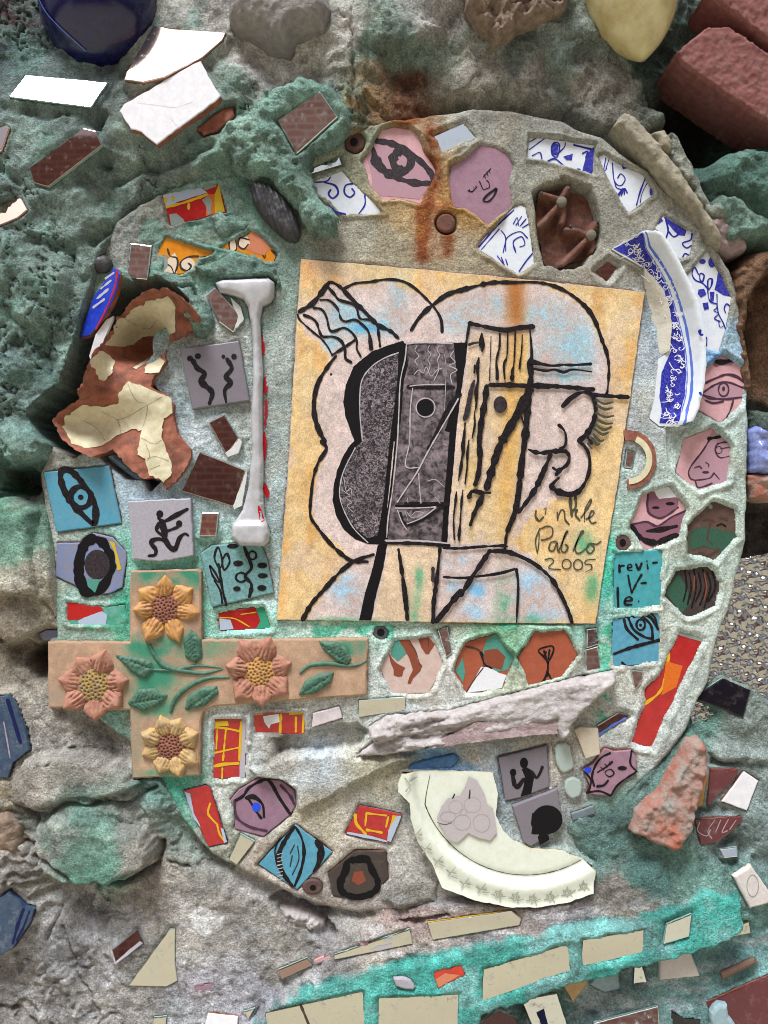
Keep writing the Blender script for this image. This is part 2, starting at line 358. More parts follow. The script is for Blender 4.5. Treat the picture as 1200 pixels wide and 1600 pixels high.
surf('seed_brown', (150, 98, 78), 'clay', (120, 74, 62)); surf('seed_tan', (196, 150, 88), 'clay', (160, 116, 70)); surf('seed_olive', (170, 140, 70), 'clay', (140, 120, 100), amt=.8); surf('cane', (110, 84, 70), 'matte')
surf('glue', (212, 214, 212), 'matte', (190, 194, 190), rough=.5); surf('glass_edge', (170, 205, 196), 'glaze', (120, 165, 158), dust=.2, rough=.12); surf('copper_edge', (196, 150, 124), 'glaze', dust=.2)
for n, c, c2 in (('black', (13, 10, 14), (66, 56, 60)), ('~black', (11, 9, 13), (30, 25, 30)), ('softblack', (40, 34, 40), (96, 84, 86)), ('white_line', (190, 182, 184), (130, 120, 126)), ('grey_line', (110, 100, 100), (70, 62, 62)),
                 ('blue', (26, 26, 138), (66, 74, 184)), ('~blue', (32, 32, 146), (110, 116, 206)), ('midblue', (84, 112, 204), (120, 144, 214)), ('plum', (66, 44, 60), (100, 72, 88)), ('~plum', (132, 88, 104), (150, 104, 118)), ('yellow', (216, 172, 36), (196, 150, 40)), ('green_ink', (66, 64, 50), (104, 110, 84)),
                 ('~red', (182, 36, 34), (140, 26, 30)), ('~paleblue', (166, 182, 204), (196, 200, 206)), ('~yellow', (208, 176, 40), (186, 150, 40)), ('~orange', (214, 110, 34), (190, 70, 40)), ('~green', (48, 146, 112), (90, 166, 140)), ('royal', (38, 76, 214), (50, 90, 220)), ('~cream', (226, 208, 186), (206, 180, 160)), ('~salmon', (206, 130, 96), (190, 110, 84)),
                 ('brown_line', (72, 54, 48), (104, 84, 74)), ('~brown', (136, 72, 52), (116, 60, 46)), ('~teal', (70, 140, 126), (120, 160, 140)), ('~cement', (140, 152, 146), (120, 132, 126)), ('~silver', (172, 168, 178), (186, 180, 186)), ('red_paint', (190, 28, 40), (150, 24, 34)), ('plate_line', (60, 62, 54), (90, 92, 82)), ('plate_flower', (172, 176, 160), (128, 132, 118)), ('~stain', (184, 176, 178), (164, 156, 154)), ('~mauve', (178, 140, 152), (160, 122, 138)), ('~white', (226, 226, 230), (206, 206, 210)), ('~royal', (38, 76, 214), (50, 90, 220)),
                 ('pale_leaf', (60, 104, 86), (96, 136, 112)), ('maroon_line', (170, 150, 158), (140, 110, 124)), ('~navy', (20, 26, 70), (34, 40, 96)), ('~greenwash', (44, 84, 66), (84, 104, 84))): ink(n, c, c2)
marbled('~mottle', (16, 12, 17), (150, 136, 143), 330, .45, .62); marbled('~brushed', (44, 37, 42), (132, 118, 123), 170, .38, .64, dist=.5)
M_CLEAR = mirror('mirror_clear', (.86, .90, .90), .10); M_COP = mirror('mirror_copper', (.90, .70, .62), .10); M_BRONZE = mirror('mirror_bronze', (.42, .30, .27), .12); M_OLIVE = mirror('mirror_olive', (.72, .70, .62), .35); M_DUSTY = mirror('mirror_dusty', (.80, .82, .80), .3)
glass('clear_glass', (222, 240, 232), .55, .06); mirror('block_glass', (.50, .49, .47), .3, .02)

# ------------------------------------------------------------------ survey of the pieces set in the wall
zA=(0,0,3); zB=(400,0,3); zC=(800,0,3); zD=(0,400,3); zE=(900,330,4); zF=(900,630,4); zG=(0,680,3.636); zH=(250,400,3.078); zI=(60,860,3); zJ=(440,940,3); zK=(800,900,3)
zL=(260,1180,3); zM=(600,1130,3); zN=(0,1200,3); zO=(400,1350,3); zP=(800,1200,3); zQ=(1040,200,5.714); zR=(0,940,5); zS=(1060,440,5.714); zT=(820,270,8.571); zU=(320,1020,3.333); zV=(200,1380,3.333); zW=(560,190,4.615); zX=(140,270,3.529); zY=(720,1480,2.5)
z5=(430,390,4); z6=(720,390,4); z7=(430,690,4); z8=(720,690,4); zf=(590,500,4.211); zg=(800,590,4.847)
PIECES = []
def T(name, label, host, poly, h, th, mat, side='terracotta', z=None, slope=(0, 0), bev=1.6, jag=.25, rnd=0, rec=1.5, w=7.0, draw=None, dz=None, sock=True):
    P = pp(poly, z); c = np.mean(P, axis=0); k = (D-h)/D
    hf = lambda u, v, h=h, c=c, s=slope: h+s[0]*(u-c[0])+s[1]*(v-c[1])
    PIECES.append(dict(name=name, label=label, host=host, poly=P, h=h, th=th, mat=mat, side=side, bev=bev, jag=jag, rnd=rnd, rec=rec, w=w, draw=draw, z=dz or z, k=k, hf=hf, sock=sock))
def Mi(label, host, poly, h, mat='mirror_clear', th=7, slope=(0, 0), z=None, **kw):
    T('mirror_shard', label, host, poly, h, th, mat, kw.pop('side', 'glass_edge'), z, slope, kw.pop('bev', 1.3), kw.pop('jag', .15), rec=kw.pop('rec', 3), w=kw.pop('w', 9), **kw)
# --- mirrors and shards in the rough wall
Mi('copper tinted mirror shard behind the white glazed shard', 'w', '233,24 262,33 318,41 352,47 347,62 318,95 262,130 229,138 197,131 200,115', 24, 'mirror_copper', 9, (.10, .42), side='copper_edge')
T('tile_shard', 'large white glazed tile shard with a thick terracotta edge', 'w', '186,173 193,161 300,96 312,91 318,103 335,135 345,150 340,156 247,229 238,222 222,208 205,203', 44, 18, 'white_glaze', jag=.5, rec=14, w=10, slope=(.03, .12), draw=[('white_line', .4, '215,160 250,165 275,168 300,160'), ('white_line', .4, '262,170 270,190 285,205')])
T('tile_shard', 'rough orange clay chip under the edge of the white glazed shard', 'w', '308,202 330,180 352,166 364,166 366,180 340,206 318,212', 24, 14, 'terracotta', jag=1.2, bev=3, rec=8, slope=(0, .2))
Mi('bright oblong mirror shard reflecting white sky, left of the white shard', 'w', '36,112 166,124 145,173 17,155', 26, 'mirror_clear', 8, (-.03, .40))
Mi('dark bronze mirror strip on a green cement mound', 'w', '44,262 130,200 150,205 160,228 75,292 52,285', 34, 'mirror_bronze', 8, (.05, .02), rec=5)
Mi('small orange copper mirror at the left edge', 'w', '-22,200 10,197 19,203 5,237 -22,250', 28, 'mirror_copper', 8, (.5, .1), side='copper_edge')
Mi('pale pink mirror shard at the left edge below the orange one', 'w', '-22,325 28,305 43,328 30,342 -22,366', 32, 'mirror_copper', 8, (.1, .4), side='copper_edge')
Mi('square mirror shard reflecting brickwork in green cement', 'w', '433,187 500,143 528,183 463,240', 34, 'mirror_clear', 8, (.03, -.03), rec=4)
Mi('thin mirror sliver above the blue and white shard', 'm', '485,272 490,262 530,244 534,257', -4, 'mirror_dusty', 6, (0, .05))
Mi('black mirror wedge under the pressed glass', 'w', '1083,1092 1130,1060 1172,1078 1160,1121 1130,1108', -6, 'black_glass', 6, (.1, .05))
# --- right lower wall
T('tile', 'dark red triangular tile beside the coral brick lump', 'w', '1110,1202 1154,1202 1150,1215 1105,1261', 8, 8, 'maroon', rec=3); T('tile', 'narrow ochre tile sliver beside the coral brick lump', 'w', '1098,1210 1106,1212 1098,1259 1084,1260', 8, 7, 'ochre', rec=3)
T('tile', 'plain white four sided tile right of the dark red triangle', 'w', '1164,1206 1186,1221 1166,1266 1127,1252', 9, 8, 'white_glaze', rec=4, slope=(0, .1))
T('tile', 'maroon tile with pale curling lines', 'w', '1086,1280 1160,1277 1158,1287 1120,1318 1095,1320', 10, 8, 'maroon', rec=4, jag=.6, draw=[('maroon_line', 1.6, '1093,1285 1090,1298 1104,1306 1110,1296'), ('maroon_line', 1.6, '1117,1281 1106,1298 1112,1310'), ('maroon_line', 1.6, '1126,1281 1118,1300'), ('maroon_line', 1.6, '1138,1280 1128,1300 1136,1298'), ('maroon_line', 1.5, '1150,1281 1140,1296')])
Mi('small bright mirror chip above the white oblong tile', 'w', '1125,1328 1153,1325 1152,1338 1130,1340', 6, slope=(0, .5)); 
T('tile', 'white oblong tile with an oval hollow at the right edge', 'w', '1146,1370 1174,1352 1206,1398 1202,1412 1172,1420', 16, 12, 'stone_white', 'stone_white', rec=8, bev=3, draw=[('R', '~cement', 1.2, 1176, 1384, 9, 17)])
Mi('beige mirror in the wall right of the turquoise ledge', 'w', '1140,1449 1170,1440 1173,1458 1143,1465', -6, 'mirror_olive'); Mi('square dusty mirror on the end of the turquoise ledge', 'w', '1042,1444 1081,1428 1077,1464 1037,1476', 34, 'mirror_dusty', rec=5, w=12)
Mi('long mirror second from the right along the ledge front', 'w', '911,1468 1007,1452 1005,1489 908,1511', 33, 'mirror_olive', rec=2, w=9); Mi('long mirror with a bright broken lower edge along the ledge front', 'w', '755,1514 890,1474 892,1516 753,1566', 33, 'mirror_olive', rec=2, w=9)
Mi('mirror at the bottom edge, right one of two', 'w', '591,1559 717,1553 716,1612 590,1612', 33, 'mirror_olive', rec=2, w=9); Mi('mirror at the bottom edge, left one of two, crossed by a dark line', 'w', '415,1582 568,1548 571,1612 415,1612', 33, 'mirror_olive', rec=2, w=8, draw=[('brown_line', 4, '470,1571 478,1590 486,1610')])
T('tile', 'white blunt stone tile under the turquoise ledge', 'w', '1032,1497 1078,1483 1094,1526 1032,1532', 6, 14, 'stone_white', 'stone_white', rec=9, bev=3); T('tile', 'peach coloured diamond chip under the ledge', 'w', '890,1521 915,1516 918,1536 895,1566 881,1540', -8, 8, 'peach', rec=4)
T('tile', 'pale blue angular chip under the ledge', 'w', '935,1521 950,1508 968,1514 969,1546 945,1551 922,1539', -12, 6, 'paleblue', rec=1); Mi('slim grey mirror sliver under the ledge', 'w', '992,1502 1001,1500 1011,1535 990,1538', -12, 'mirror_dusty')
T('cane_stub', 'brown half round cane stub', 'w', '1127,1521 1180,1498 1184,1507 1130,1533', 4, 10, 'cane', 'cane', bev=4, rec=6); T('tile', 'big maroon tile in the bottom right corner', 'w', '1106,1566 1216,1518 1216,1618 1116,1618', -2, 9, 'maroon', rec=3)
T('pebble', 'pale green lump on the big maroon tile', 'w', '1112,1585 1125,1570 1138,1572 1140,1590 1150,1602 1146,1612 1112,1612', 12, 14, 'paleblue', 'paleblue', bev=5, jag=1, sock=False)
Mi('cream mirror strip at the bottom edge', 'w', '928,1599 1031,1576 1030,1616 928,1616', -4, 'mirror_dusty', slope=(0, .3)); T('tile', 'black chip at the bottom edge', 'w', '1049,1580 1070,1590 1098,1592 1092,1614 1050,1614', -6, 6, 'black_glass', rec=2)
Mi('grey mirror with a painted dark blue reflection under the ledge', 'w', '814,1562 870,1552 890,1614 836,1614', -10, 'mirror_dusty', draw=[('F', '~navy', '838,1582 850,1576 856,1600 846,1603')]); T('tile', 'maroon tile under the ledge at the bottom edge', 'w', '738,1604 778,1577 806,1590 815,1614 738,1614', -8, 7, 'maroon', rec=2)  # navy patch on the mirror is a reflection put in as colour
T('tile', 'scarlet broken chip on the turquoise ledge', 'w', '676,1519 690,1511 704,1513 712,1508 722,1508 727,1523 684,1546', 37, 7, 'scarlet', rec=2, jag=.5, draw=[('F', '~salmon', '681,1530 695,1520 718,1524 685,1543')])
T('shell', 'small grey shell on the turquoise ledge', 'w', '613,1530 625,1527 640,1531 651,1542 645,1548 620,1545', 41, 8, 'granite', 'granite', bev=3, jag=.8, rnd=1, rec=5)
Mi('long olive mirror strip above the turquoise ledge', 'w', '668,1442 800,1424 815,1436 812,1446 676,1468', 20, 'mirror_olive', slope=(0, .1), side='yellow_glaze'); Mi('dull mirror strip with lilac paint spots', 'w', '522,1492 640,1452 645,1475 523,1500', 18, 'mirror_olive', draw=[('C', '~mauve', 569, 1474, 7, 4), ('C', '~silver', 607, 1469, 7, 3), ('F', '~silver', '579,1484 590,1478 612,1474 613,1479 585,1486'), ('C', '~mauve', 575, 1463, 6, 4)])
Mi('dark speckled mirror at the left end of the ledge', 'w', '434,1516 480,1497 490,1508 440,1531', 14, 'mirror_bronze'); T('tile', 'pink chip between the ledge mirrors', 'w', '491,1500 515,1488 520,1494 517,1500 493,1507', 16, 6, 'pink', rec=2, jag=.6)
# --- left lower wall
Mi('small dark mirror with a lilac rim in white paint', 'w', '175,1484 214,1453 224,1473 183,1503', 4, 'mirror_bronze', 5, (.0, .25), draw=[('F', '~silver', '183,1499 218,1471 223,1474 184,1503')]); Mi('olive triangular mirror in pale cement', 'w', '200,1540 264,1453 273,1452 273,1500 277,1532 260,1541', 3, 'mirror_olive', 5, (.02, .04))
T('tile', 'purple brown chip in streaky paint', 'w', '302,1541 332,1535 333,1545 304,1552', 5, 5, 'mauve', rec=2); T('tile', 'plain white tile in streaky paint at the bottom edge', 'w', '324,1585 372,1590 370,1612 318,1612', 8, 6, 'white_glaze', rec=3, slope=(0, .2)); Mi('tiny beige mirror at the bottom edge', 'w', '240,1590 260,1588 258,1612 238,1612', 4, 'mirror_olive'); Mi('tiny split mirror in streaky paint', 'w', '381,1581 398,1576 388,1593', 6, 'mirror_olive')
T('glass_shard', 'dark blue ribbed glass slab below the lichen stone', 'w', '-20,1418 14,1393 40,1417 53,1421 48,1440 20,1482 -20,1504', 20, 16, 'navy_glass', 'navy_glass', rec=8, w=12, draw=[('~navy', 5, '37,1420 28,1445 20,1474'), ('~navy', 3, '46,1424 36,1450 26,1470')])
T('glass_shard', 'dark blue glass slab with pale scratches at the left edge', 'w', '-20,1092 14,1086 24,1100 40,1140 46,1172 20,1192 12,1216 -20,1214', 18, 14, 'navy_glass', 'navy_glass', rec=6, w=12, draw=[('~navy', 6, '12,1094 20,1120 32,1160'), ('maroon_line', 2, '6,1128 10,1150 16,1184')])
T('tile', 'blue and white rim chip in the dark gap above the clay plaque', 'w', '60,990 72,984 100,984 94,1000 66,1000', -14, 8, 'periwinkle', rec=4); 
# --- upper left of the medallion
T('tile', 'red and yellow glazed tile with cement spots, top left of the disc', 'm', '252,305 344,285 354,332 266,354', -4, 8, 'red_glaze', w=5, rec=0, dz=zX, draw=[('F', '~paleblue', '402,125 540,75 610,80 650,110 500,155 425,192'), ('yellow', 4, '420,190 520,165 650,120'), ('F', '~yellow', '690,120 712,60 745,215 680,225 650,160'), ('F', '~orange', '650,120 690,118 690,225 640,240'), ('C', '~yellow', 418, 152, 10, 20), ('C', '~yellow', 460, 140, 10, 14), ('C', '~yellow', 547, 186, 8, 20), ('F', '~cement', '440,230 480,225 520,260 525,285 450,293'), ('F', '~cement', '620,150 650,130 675,150 670,220 655,235 640,180'), ('F', '~cement', '620,78 690,58 700,75 640,98')])
T('tile', 'orange tile shard with a cream scroll', 'm', '420,350 690,432 680,450 600,470 580,540 490,562 430,550 405,545 410,460 372,455 390,400', -2, 8, 'orange_glaze', z=zX, rec=1, w=5, jag=.5, draw=[('F', '~cream', '410,548 430,480 470,440 485,470 480,555'), ('softblack', 2.6, '430,420 445,460 480,470 485,510 470,555'), ('softblack', 2.4, '420,500 450,520 465,555'), ('C', '~cream', 540, 505, 42, 36), ('softblack', 2.8, '600,460 545,465 505,490 505,525 540,540 560,515 545,500'), ('F', '~cement', '372,460 430,455 430,520 405,545 372,500')])
T('tile', 'orange tile shard with cream petals and bare clay', 'm', '720,410 760,380 850,350 890,320 930,330 975,370 1000,410 1035,450 1025,495 960,495 890,460 800,430 720,420', -2, 8, 'orange_glaze', z=zX, rec=1, w=5, jag=.5, draw=[('F', '~salmon', '880,330 920,325 1000,410 960,455 900,440 860,415'), ('F', '~cream', '820,360 870,350 885,390 850,425 815,400'), ('softblack', 2.4, '880,370 830,360 820,400 850,420 875,395'), ('F', '~cream', '770,385 800,360 810,420 780,440'), ('O', 'softblack', 1.8, '770,385 800,360 810,420 780,440'), ('softblack', 3, '1000,425 1030,455 1020,490'), ('softblack', 2, '955,455 965,470 970,455')])
Mi('small upright mirror reflecting brickwork beside the striped blue shard', 'm', '204,380 237,384 230,437 198,434', -2, 'mirror_clear', slope=(.02, -.03))
T('tile_shard', 'cobalt blue shard with grey stripes standing edge out', 'm', '180,419 188,424 192,432 184,462 168,492 150,512 138,522 118,524 126,500 142,462', 24, 18, 'cobalt', 'terracotta', slope=(.55, .1), rec=10, w=8, jag=.4, dz=zD, draw=[('~silver', 4, '495,105 540,85'), ('~silver', 4, '470,150 525,120'), ('~silver', 4.5, '450,195 510,160'), ('~silver', 4.5, '430,235 490,205'), ('~red', 3, '560,70 550,150 500,260 450,340')])
Mi('diamond mirror with a white painted edge reflecting brickwork', 'm', '322,462 336,449 381,498 364,519 342,503', 8, 'mirror_clear', 8, (-.02, -.05), rec=6)
T('tile', 'grey tile with two wavy snakes', 'm', '281,545 373,532 390,626 300,640', 9, 12, 'grey_tile', 'grey_tile', rec=9, w=6, bev=2, dz=zH, draw=[('black', [8, 9, 8, 9, 7, 5], '160,505 180,540 215,565 200,605 250,655 238,710'), ('black', [6, 7, 7, 7, 6, 4], '322,495 345,540 318,580 340,610 312,645 318,705'), ('C', 'black', 145, 493, 15, 14), ('C', 'black', 182, 482, 15, 14), ('C', 'black', 305, 484, 9, 10), ('C', 'black', 356, 484, 13, 14)])
Mi('small tilted bronze mirror below the snake tile', 'm', '326,660 350,648 373,685 354,711', 8, 'mirror_bronze', 7, (-.02, -.02), rec=5)
Mi('square dark mirror split blue and brown', 'm', '313,706 384,735 366,792 284,768', 8, 'mirror_bronze', 8, (.03, -.04), rec=6)
Mi('little upright mirror beside the foot of the white handle', 'm', '315,801 341,801 338,838 311,838', 6, 'mirror_copper', 8, (0, .16), rec=5)
T('tile', 'speckled grey tile with a running figure', 'm', '199,783 298,778 302,868 250,878 207,874', 12, 14, 'granite', 'granite', rec=10, w=6, bev=2, jag=.4, dz=zG, draw=[('C', 'black', 908, 448, 20, 22), ('black', [4, 6, 7, 5], '900,470 930,490 1000,455 1065,420'), ('F', 'black', '900,470 935,480 955,540 950,600 925,610 920,560 905,520'), ('black', 4.5, '905,500 890,540 925,570'), ('black', [4, 5, 5], '950,545 990,530 1010,520'), ('C', 'black', 1018, 503, 18, 20), ('black', [7, 7, 6, 4], '940,595 890,590 858,610 885,650 880,680 845,685'), ('black', [7, 7, 6, 4], '940,595 965,635 995,645 1020,585 1050,560 1070,570')])
T('tile', 'turquoise tile with black loops and leaf dabs', 'm', '193,1430 250,1390 480,1375 515,1460 548,1620 250,1690', 3, 10, 'sage_tile', z=zH, rec=6, w=6, bev=2, draw=[('O', 'black', 3, '280,1400 262,1450 285,1500 300,1470'), ('O', 'black', 3, '320,1430 300,1470 310,1510 335,1470'), ('O', 'black', 3, '240,1490 270,1530 285,1570 255,1540'), ('black', 3.4, '282,1480 300,1600 320,1680'), ('black', 3, '262,1560 290,1610 300,1670'), ('black', 5, '405,1400 425,1450 440,1500 410,1540 440,1580 430,1640'), ('R', 'black', 3, 445, 1440, 18, 20), ('R', 'black', 3, 390, 1545, 25, 22), ('C', 'black', 350, 1395, 28, 12), ('C', 'black', 376, 1478, 24, 14), ('C', 'black', 492, 1488, 24, 14), ('C', 'black', 494, 1537, 24, 12), ('C', 'black', 490, 1596, 22, 14), ('C', 'black', 370, 1600, 18, 12)])
T('tile', 'turquoise tile with one upright almond eye', 'm', '245,210 620,172 690,500 320,552', 2, 10, 'turquoise_tile', z=zG, rec=5, w=6, bev=1.8, draw=[('O', 'black', 10, '350,205 405,205 490,300 540,400 540,492 518,496 445,425 385,350 350,270'), ('R', 'black', 9, 460, 352, 58, 60), ('C', 'black', 459, 352, 16, 15)])
T('tile', 'periwinkle tile with a big dark upright eye', 'm', '325,612 455,610 530,555 640,580 715,665 720,690 695,865 620,900 500,915 420,850 310,800', 0, 9, 'periwinkle', z=zG, rec=3, w=6, rnd=0, draw=[('O', '~black', 16, '545,592 600,630 625,720 610,820 550,885 485,878 450,800 455,690 490,610'), ('C', 'softblack', 552, 735, 72, 85), ('F', '~teal', '490,815 570,820 540,895 500,860'), ('F', '~yellow', '620,600 650,610 690,760 670,770 650,660')])
T('tile', 'glazed tile half red, half green with a white splash', 'm', '375,940 600,975 715,960 695,1092 380,1075', -3, 8, 'green_glaze', 'steel_edge', z=zG, rec=0, w=5, draw=[('F', '~red', '380,955 430,945 480,965 575,975 590,1000 500,1030 440,1050 385,1050'), ('F', '~paleblue', '480,1035 580,1000 610,1020 600,1080 450,1072 440,1055'), ('F', '~yellow', '372,1048 388,1045 390,1072 372,1068')])
T('tile', 'small red glazed tile sunk in green tinted cement', 'm', '835,285 1060,262 1092,365 850,378', -6, 7, 'red_glaze', 'green_glaze', z=zI, rec=0, w=8, draw=[('F', '~green', '1020,268 1058,264 1088,362 1020,368 1040,330'), ('F', '~paleblue', '848,320 900,325 915,368 852,374'), ('yellow', 2, '850,315 920,320 990,358'), ('yellow', 1.6, '950,300 1020,290')])
# --- lower left of the medallion
T('tile', 'upright red tile with yellow lines like a window', 'm', '50,342 215,338 210,655 40,655', -5, 8, 'red_glaze', 'steel_edge', z=zU, rec=-1, w=7, draw=[('F', '~silver', '192,345 214,342 208,650 180,650'), ('F', '~yellow', '55,358 120,355 125,380 55,385'), ('yellow', 3.4, '55,388 120,395 190,410'), ('yellow', 2.5, '65,400 60,500'), ('yellow', 3, '110,400 95,560'), ('yellow', 3, '55,520 190,490'), ('yellow', 3.5, '190,360 180,560'), ('yellow', 5, '50,590 100,580 175,575'), ('yellow', 3, '92,600 90,655')])
T('tile', 'red tile with a white chip and yellow bars', 'm', '252,312 520,300 522,425 255,424', -5, 8, 'red_glaze', 'steel_edge', z=zU, rec=-1, w=6, draw=[('F', '~white', '303,330 385,318 390,360 345,372 335,395 310,360'), ('yellow', 4, '396,320 392,415'), ('F', '~yellow', '440,310 518,300 520,320 440,322'), ('yellow', 3.4, '475,335 474,410'), ('yellow', 3, '515,325 510,415'), ('yellow', 2, '258,322 300,318')])
T('tile', 'red tile leaning at the lower left rim with a yellow hook', 'm', '78,168 182,142 205,155 286,412 196,430', -1, 9, 'red_glaze', 'steel_edge', z=zL, rec=3, w=6, draw=[('F', '~paleblue', '84,170 112,180 128,270 150,310 160,340 130,300'), ('yellow', 3, '205,225 195,270 215,300 240,325'), ('yellow', 3, '238,325 250,370 275,405'), ('F', '~paleblue', '255,340 268,345 284,405 270,412')])
T('tile', 'tilted red tile with a yellow box, left of the broken plate', 'm', '905,238 1035,262 1105,278 1050,412 838,372', 1, 9, 'red_glaze', 'steel_edge', z=zL, rec=4, w=7, slope=(.03, 0), draw=[('yellow', 3, '938,270 932,330'), ('yellow', 3.4, '940,272 1030,282'), ('yellow', 3.2, '1040,288 1030,335'), ('yellow', 4, '940,350 1010,362'), ('yellow', 4.5, '885,280 890,320 915,350 935,370'), ('F', '~paleblue', '850,360 930,372 1030,398 1040,408 845,370'), ('F', '~yellow', '1060,280 1080,282 1060,340 1045,340'), ('F', '~paleblue', '1082,282 1102,282 1052,405 1035,400 1040,350')])
T('tile', 'mauve tile with a hooded eye and a bright blue pupil', 'm', '300,210 340,160 430,108 540,120 600,165 608,230 580,280 455,382 318,345 325,270', 0, 9, 'dusty_mauve', z=zL, rec=3, w=7, rnd=0, draw=[('black', 5, '320,215 360,190 390,150 460,115 490,130 530,200 580,275'), ('plum', 4, '535,140 580,190 600,230'), ('black', [5, 7, 5, 3], '375,200 410,195 450,230 458,290'), ('black', 4, '385,205 430,275 445,295'), ('plum', 4, '320,220 330,290 390,335 470,355'), ('C', 'royal', 422, 243, 20, 22)])
Mi('dull grey green mirror chip at the lower left rim', 'm', '345,370 412,405 330,512 290,490', 4, 'mirror_olive', 9, (.05, .05), z=zL, rec=5)
T('tile', 'blue diamond tile with a lashed upright eye', 'm', '605,325 778,455 612,632 430,512', 1, 9, 'sky_tile', z=zL, rec=3, w=6, draw=[('black', [4, 8, 9, 8, 5], '600,335 550,410 525,480 545,550 590,612'), ('black', [4, 4, 5, 5, 4], '605,335 635,390 645,460 630,540 600,615'), ('black', [8, 10, 9, 4], '705,405 725,440 715,500 690,545'), ('softblack', 1.6, '615,425 620,490 590,560'), ('softblack', 1.6, '600,420 580,460'), ('softblack', 1.6, '590,470 580,520')]+[('white_line', 1.3, '520,%d 545,%d' % (y, y-6)) for y in range(465, 590, 17)]+[('black', 2, '540,370 510,440 515,500')])
T('washer', 'brown ring washer below the blue diamond tile', 'm', ell(488, 1386, 16, 12), 3, 8, 'washer', 'washer', bev=2.5, jag=0, rec=5, w=5, draw=[('C', '~black', 489, 1387, 5, 4.5)])
T('tile', 'dark brown tile with a heavy black pear outline', 'm', '757,555 880,450 1030,445 1042,575 985,640 900,680 780,660', 0, 10, 'dark_brown', z=zL, rec=3, w=6, bev=2, draw=[('O', '~black', 10, '885,490 940,490 965,540 990,590 975,640 900,665 830,645 815,600 840,540 850,500'), ('F', '~brown', '880,545 920,540 935,590 900,610 870,590')])
# --- strip below the painted tile
T('washer', 'dark grey bead with a hole under the painted tile', 'm', ell(594, 989, 14, 13), -2, 8, 'bead_grey', 'bead_grey', bev=3, jag=0, rec=2, w=6, draw=[('C', '~black', 595, 988, 6, 6)])
T('tile', 'pale hexagon tile with two brown legs and a hand', 'm', '460,315 525,178 705,160 765,292 690,430 515,437', -6, 9, 'mushroom_tile', 'rust_tile', z=zJ, rec=0, w=6, draw=[('F', '~teal', '522,185 600,175 605,205 590,240 545,280 510,250'), ('F', '~brown', '550,180 600,178 625,220 640,280 660,300 650,325 615,360 605,385 590,385 600,350 615,320 600,270 575,220'), ('F', '~brown', '500,240 530,280 560,300 580,310 570,325 565,350 545,352 525,345 525,320 512,290'), ('F', '~brown', '640,175 690,168 718,200 690,245 675,245 655,215'), ('brown_line', 1.4, '600,200 625,225 650,300'), ('brown_line', 1.6, '685,170 690,210')])
T('tile', 'brown hexagon tile with two crossing thighs', 'm', '797,320 855,190 1010,147 1095,262 1035,410 865,432', -6, 9, 'rust_tile', z=zJ, rec=0, w=6, draw=[('F', '~teal', '985,160 1008,150 1090,262 1060,320 1010,330 960,300 940,240 960,180'), ('F', '~white', '935,305 980,310 1020,335 1055,345 1032,405 868,428 900,370'), ('brown_line', [3, 4, 5, 4], '865,210 920,225 945,260 950,300'), ('black', [5, 3, 3], '935,240 950,290 985,312'), ('F', '~brown', '950,230 1010,220 1050,260 1030,320 985,308 950,285'), ('brown_line', 2, '945,310 900,370 865,425'), ('F', '~teal', '815,320 850,260 860,330 850,380')])
T('tile', 'plain rust brown hexagon tile with a stick tree figure', 'm', '25,380 108,258 250,250 308,370 220,500 75,512', -2, 9, 'rust_tile', z=zK, rec=1, w=6, draw=[('black', 3, '165,470 168,410 150,380 125,355 135,340 185,328 195,345 185,375 168,410'), ('black', 3.4, '168,440 150,490 135,508'), ('black', 3.4, '168,450 185,485 208,500'), ('black', 2.6, '150,350 160,390'), ('black', 2.6, '175,345 170,390'), ('C', 'black', 158, 358, 6, 6), ('C', 'black', 176, 350, 5, 6)])
Mi('slim beige mirror between the leg and thigh hexagons', 'm', '732,135 780,118 800,240 770,262', -2, 'mirror_dusty', slope=(0, .12), z=zJ); Mi('small upright mirror right of the rust hexagon, upper', 'm', '350,250 398,245 405,320 350,340', -3, 'mirror_dusty', slope=(0, .02), z=zK); Mi('small upright mirror right of the rust hexagon, lower', 'm', '346,345 405,330 415,435 346,445', -3, 'mirror_dusty', slope=(0, .14), z=zK)
Mi('oblong mirror reflecting beige ground above the stone slab', 'm', '362,462 580,447 578,510 362,542', 2, 'mirror_olive', slope=(0, -.02), z=zJ); T('tile', 'oblong white marble chip left of the oblong mirror', 'm', '145,525 270,492 285,545 142,590', 2, 9, 'marble', 'marble', z=zJ, rec=3, slope=(.02, .08))
# --- lower right of the medallion
T('tile', 'grey tile with a raised arm silhouette', 'm', '538,162 765,105 776,300 645,350 568,365', 5, 11, 'grey_tile', 'grey_tile', z=zM, rec=7, w=6, bev=2, draw=[('C', '~black', 656, 186, 19, 25), ('F', '~black', '645,215 665,205 700,225 702,262 690,330 640,345 655,290 660,250'), ('black', [7, 6, 5], '655,260 625,298 605,270'), ('black', [6, 6, 7], '612,290 605,255 600,225'), ('C', '~black', 606, 230, 14, 17), ('black', [6, 5, 5, 4], '695,230 715,255 732,230 742,205')])
T('tile', 'grey tile with a large round haired head silhouette', 'm', '602,388 815,305 840,470 780,520 690,580 655,560', 9, 11, 'grey_tile', 'grey_tile', z=zM, rec=7, w=6, bev=2, draw=[('C', '~black', 765, 452, 72, 68), ('F', '~black', '695,420 760,420 765,520 745,550 730,555 725,520 690,518 695,490 688,470'), ('F', '~black', '720,530 770,520 775,545 730,572')])
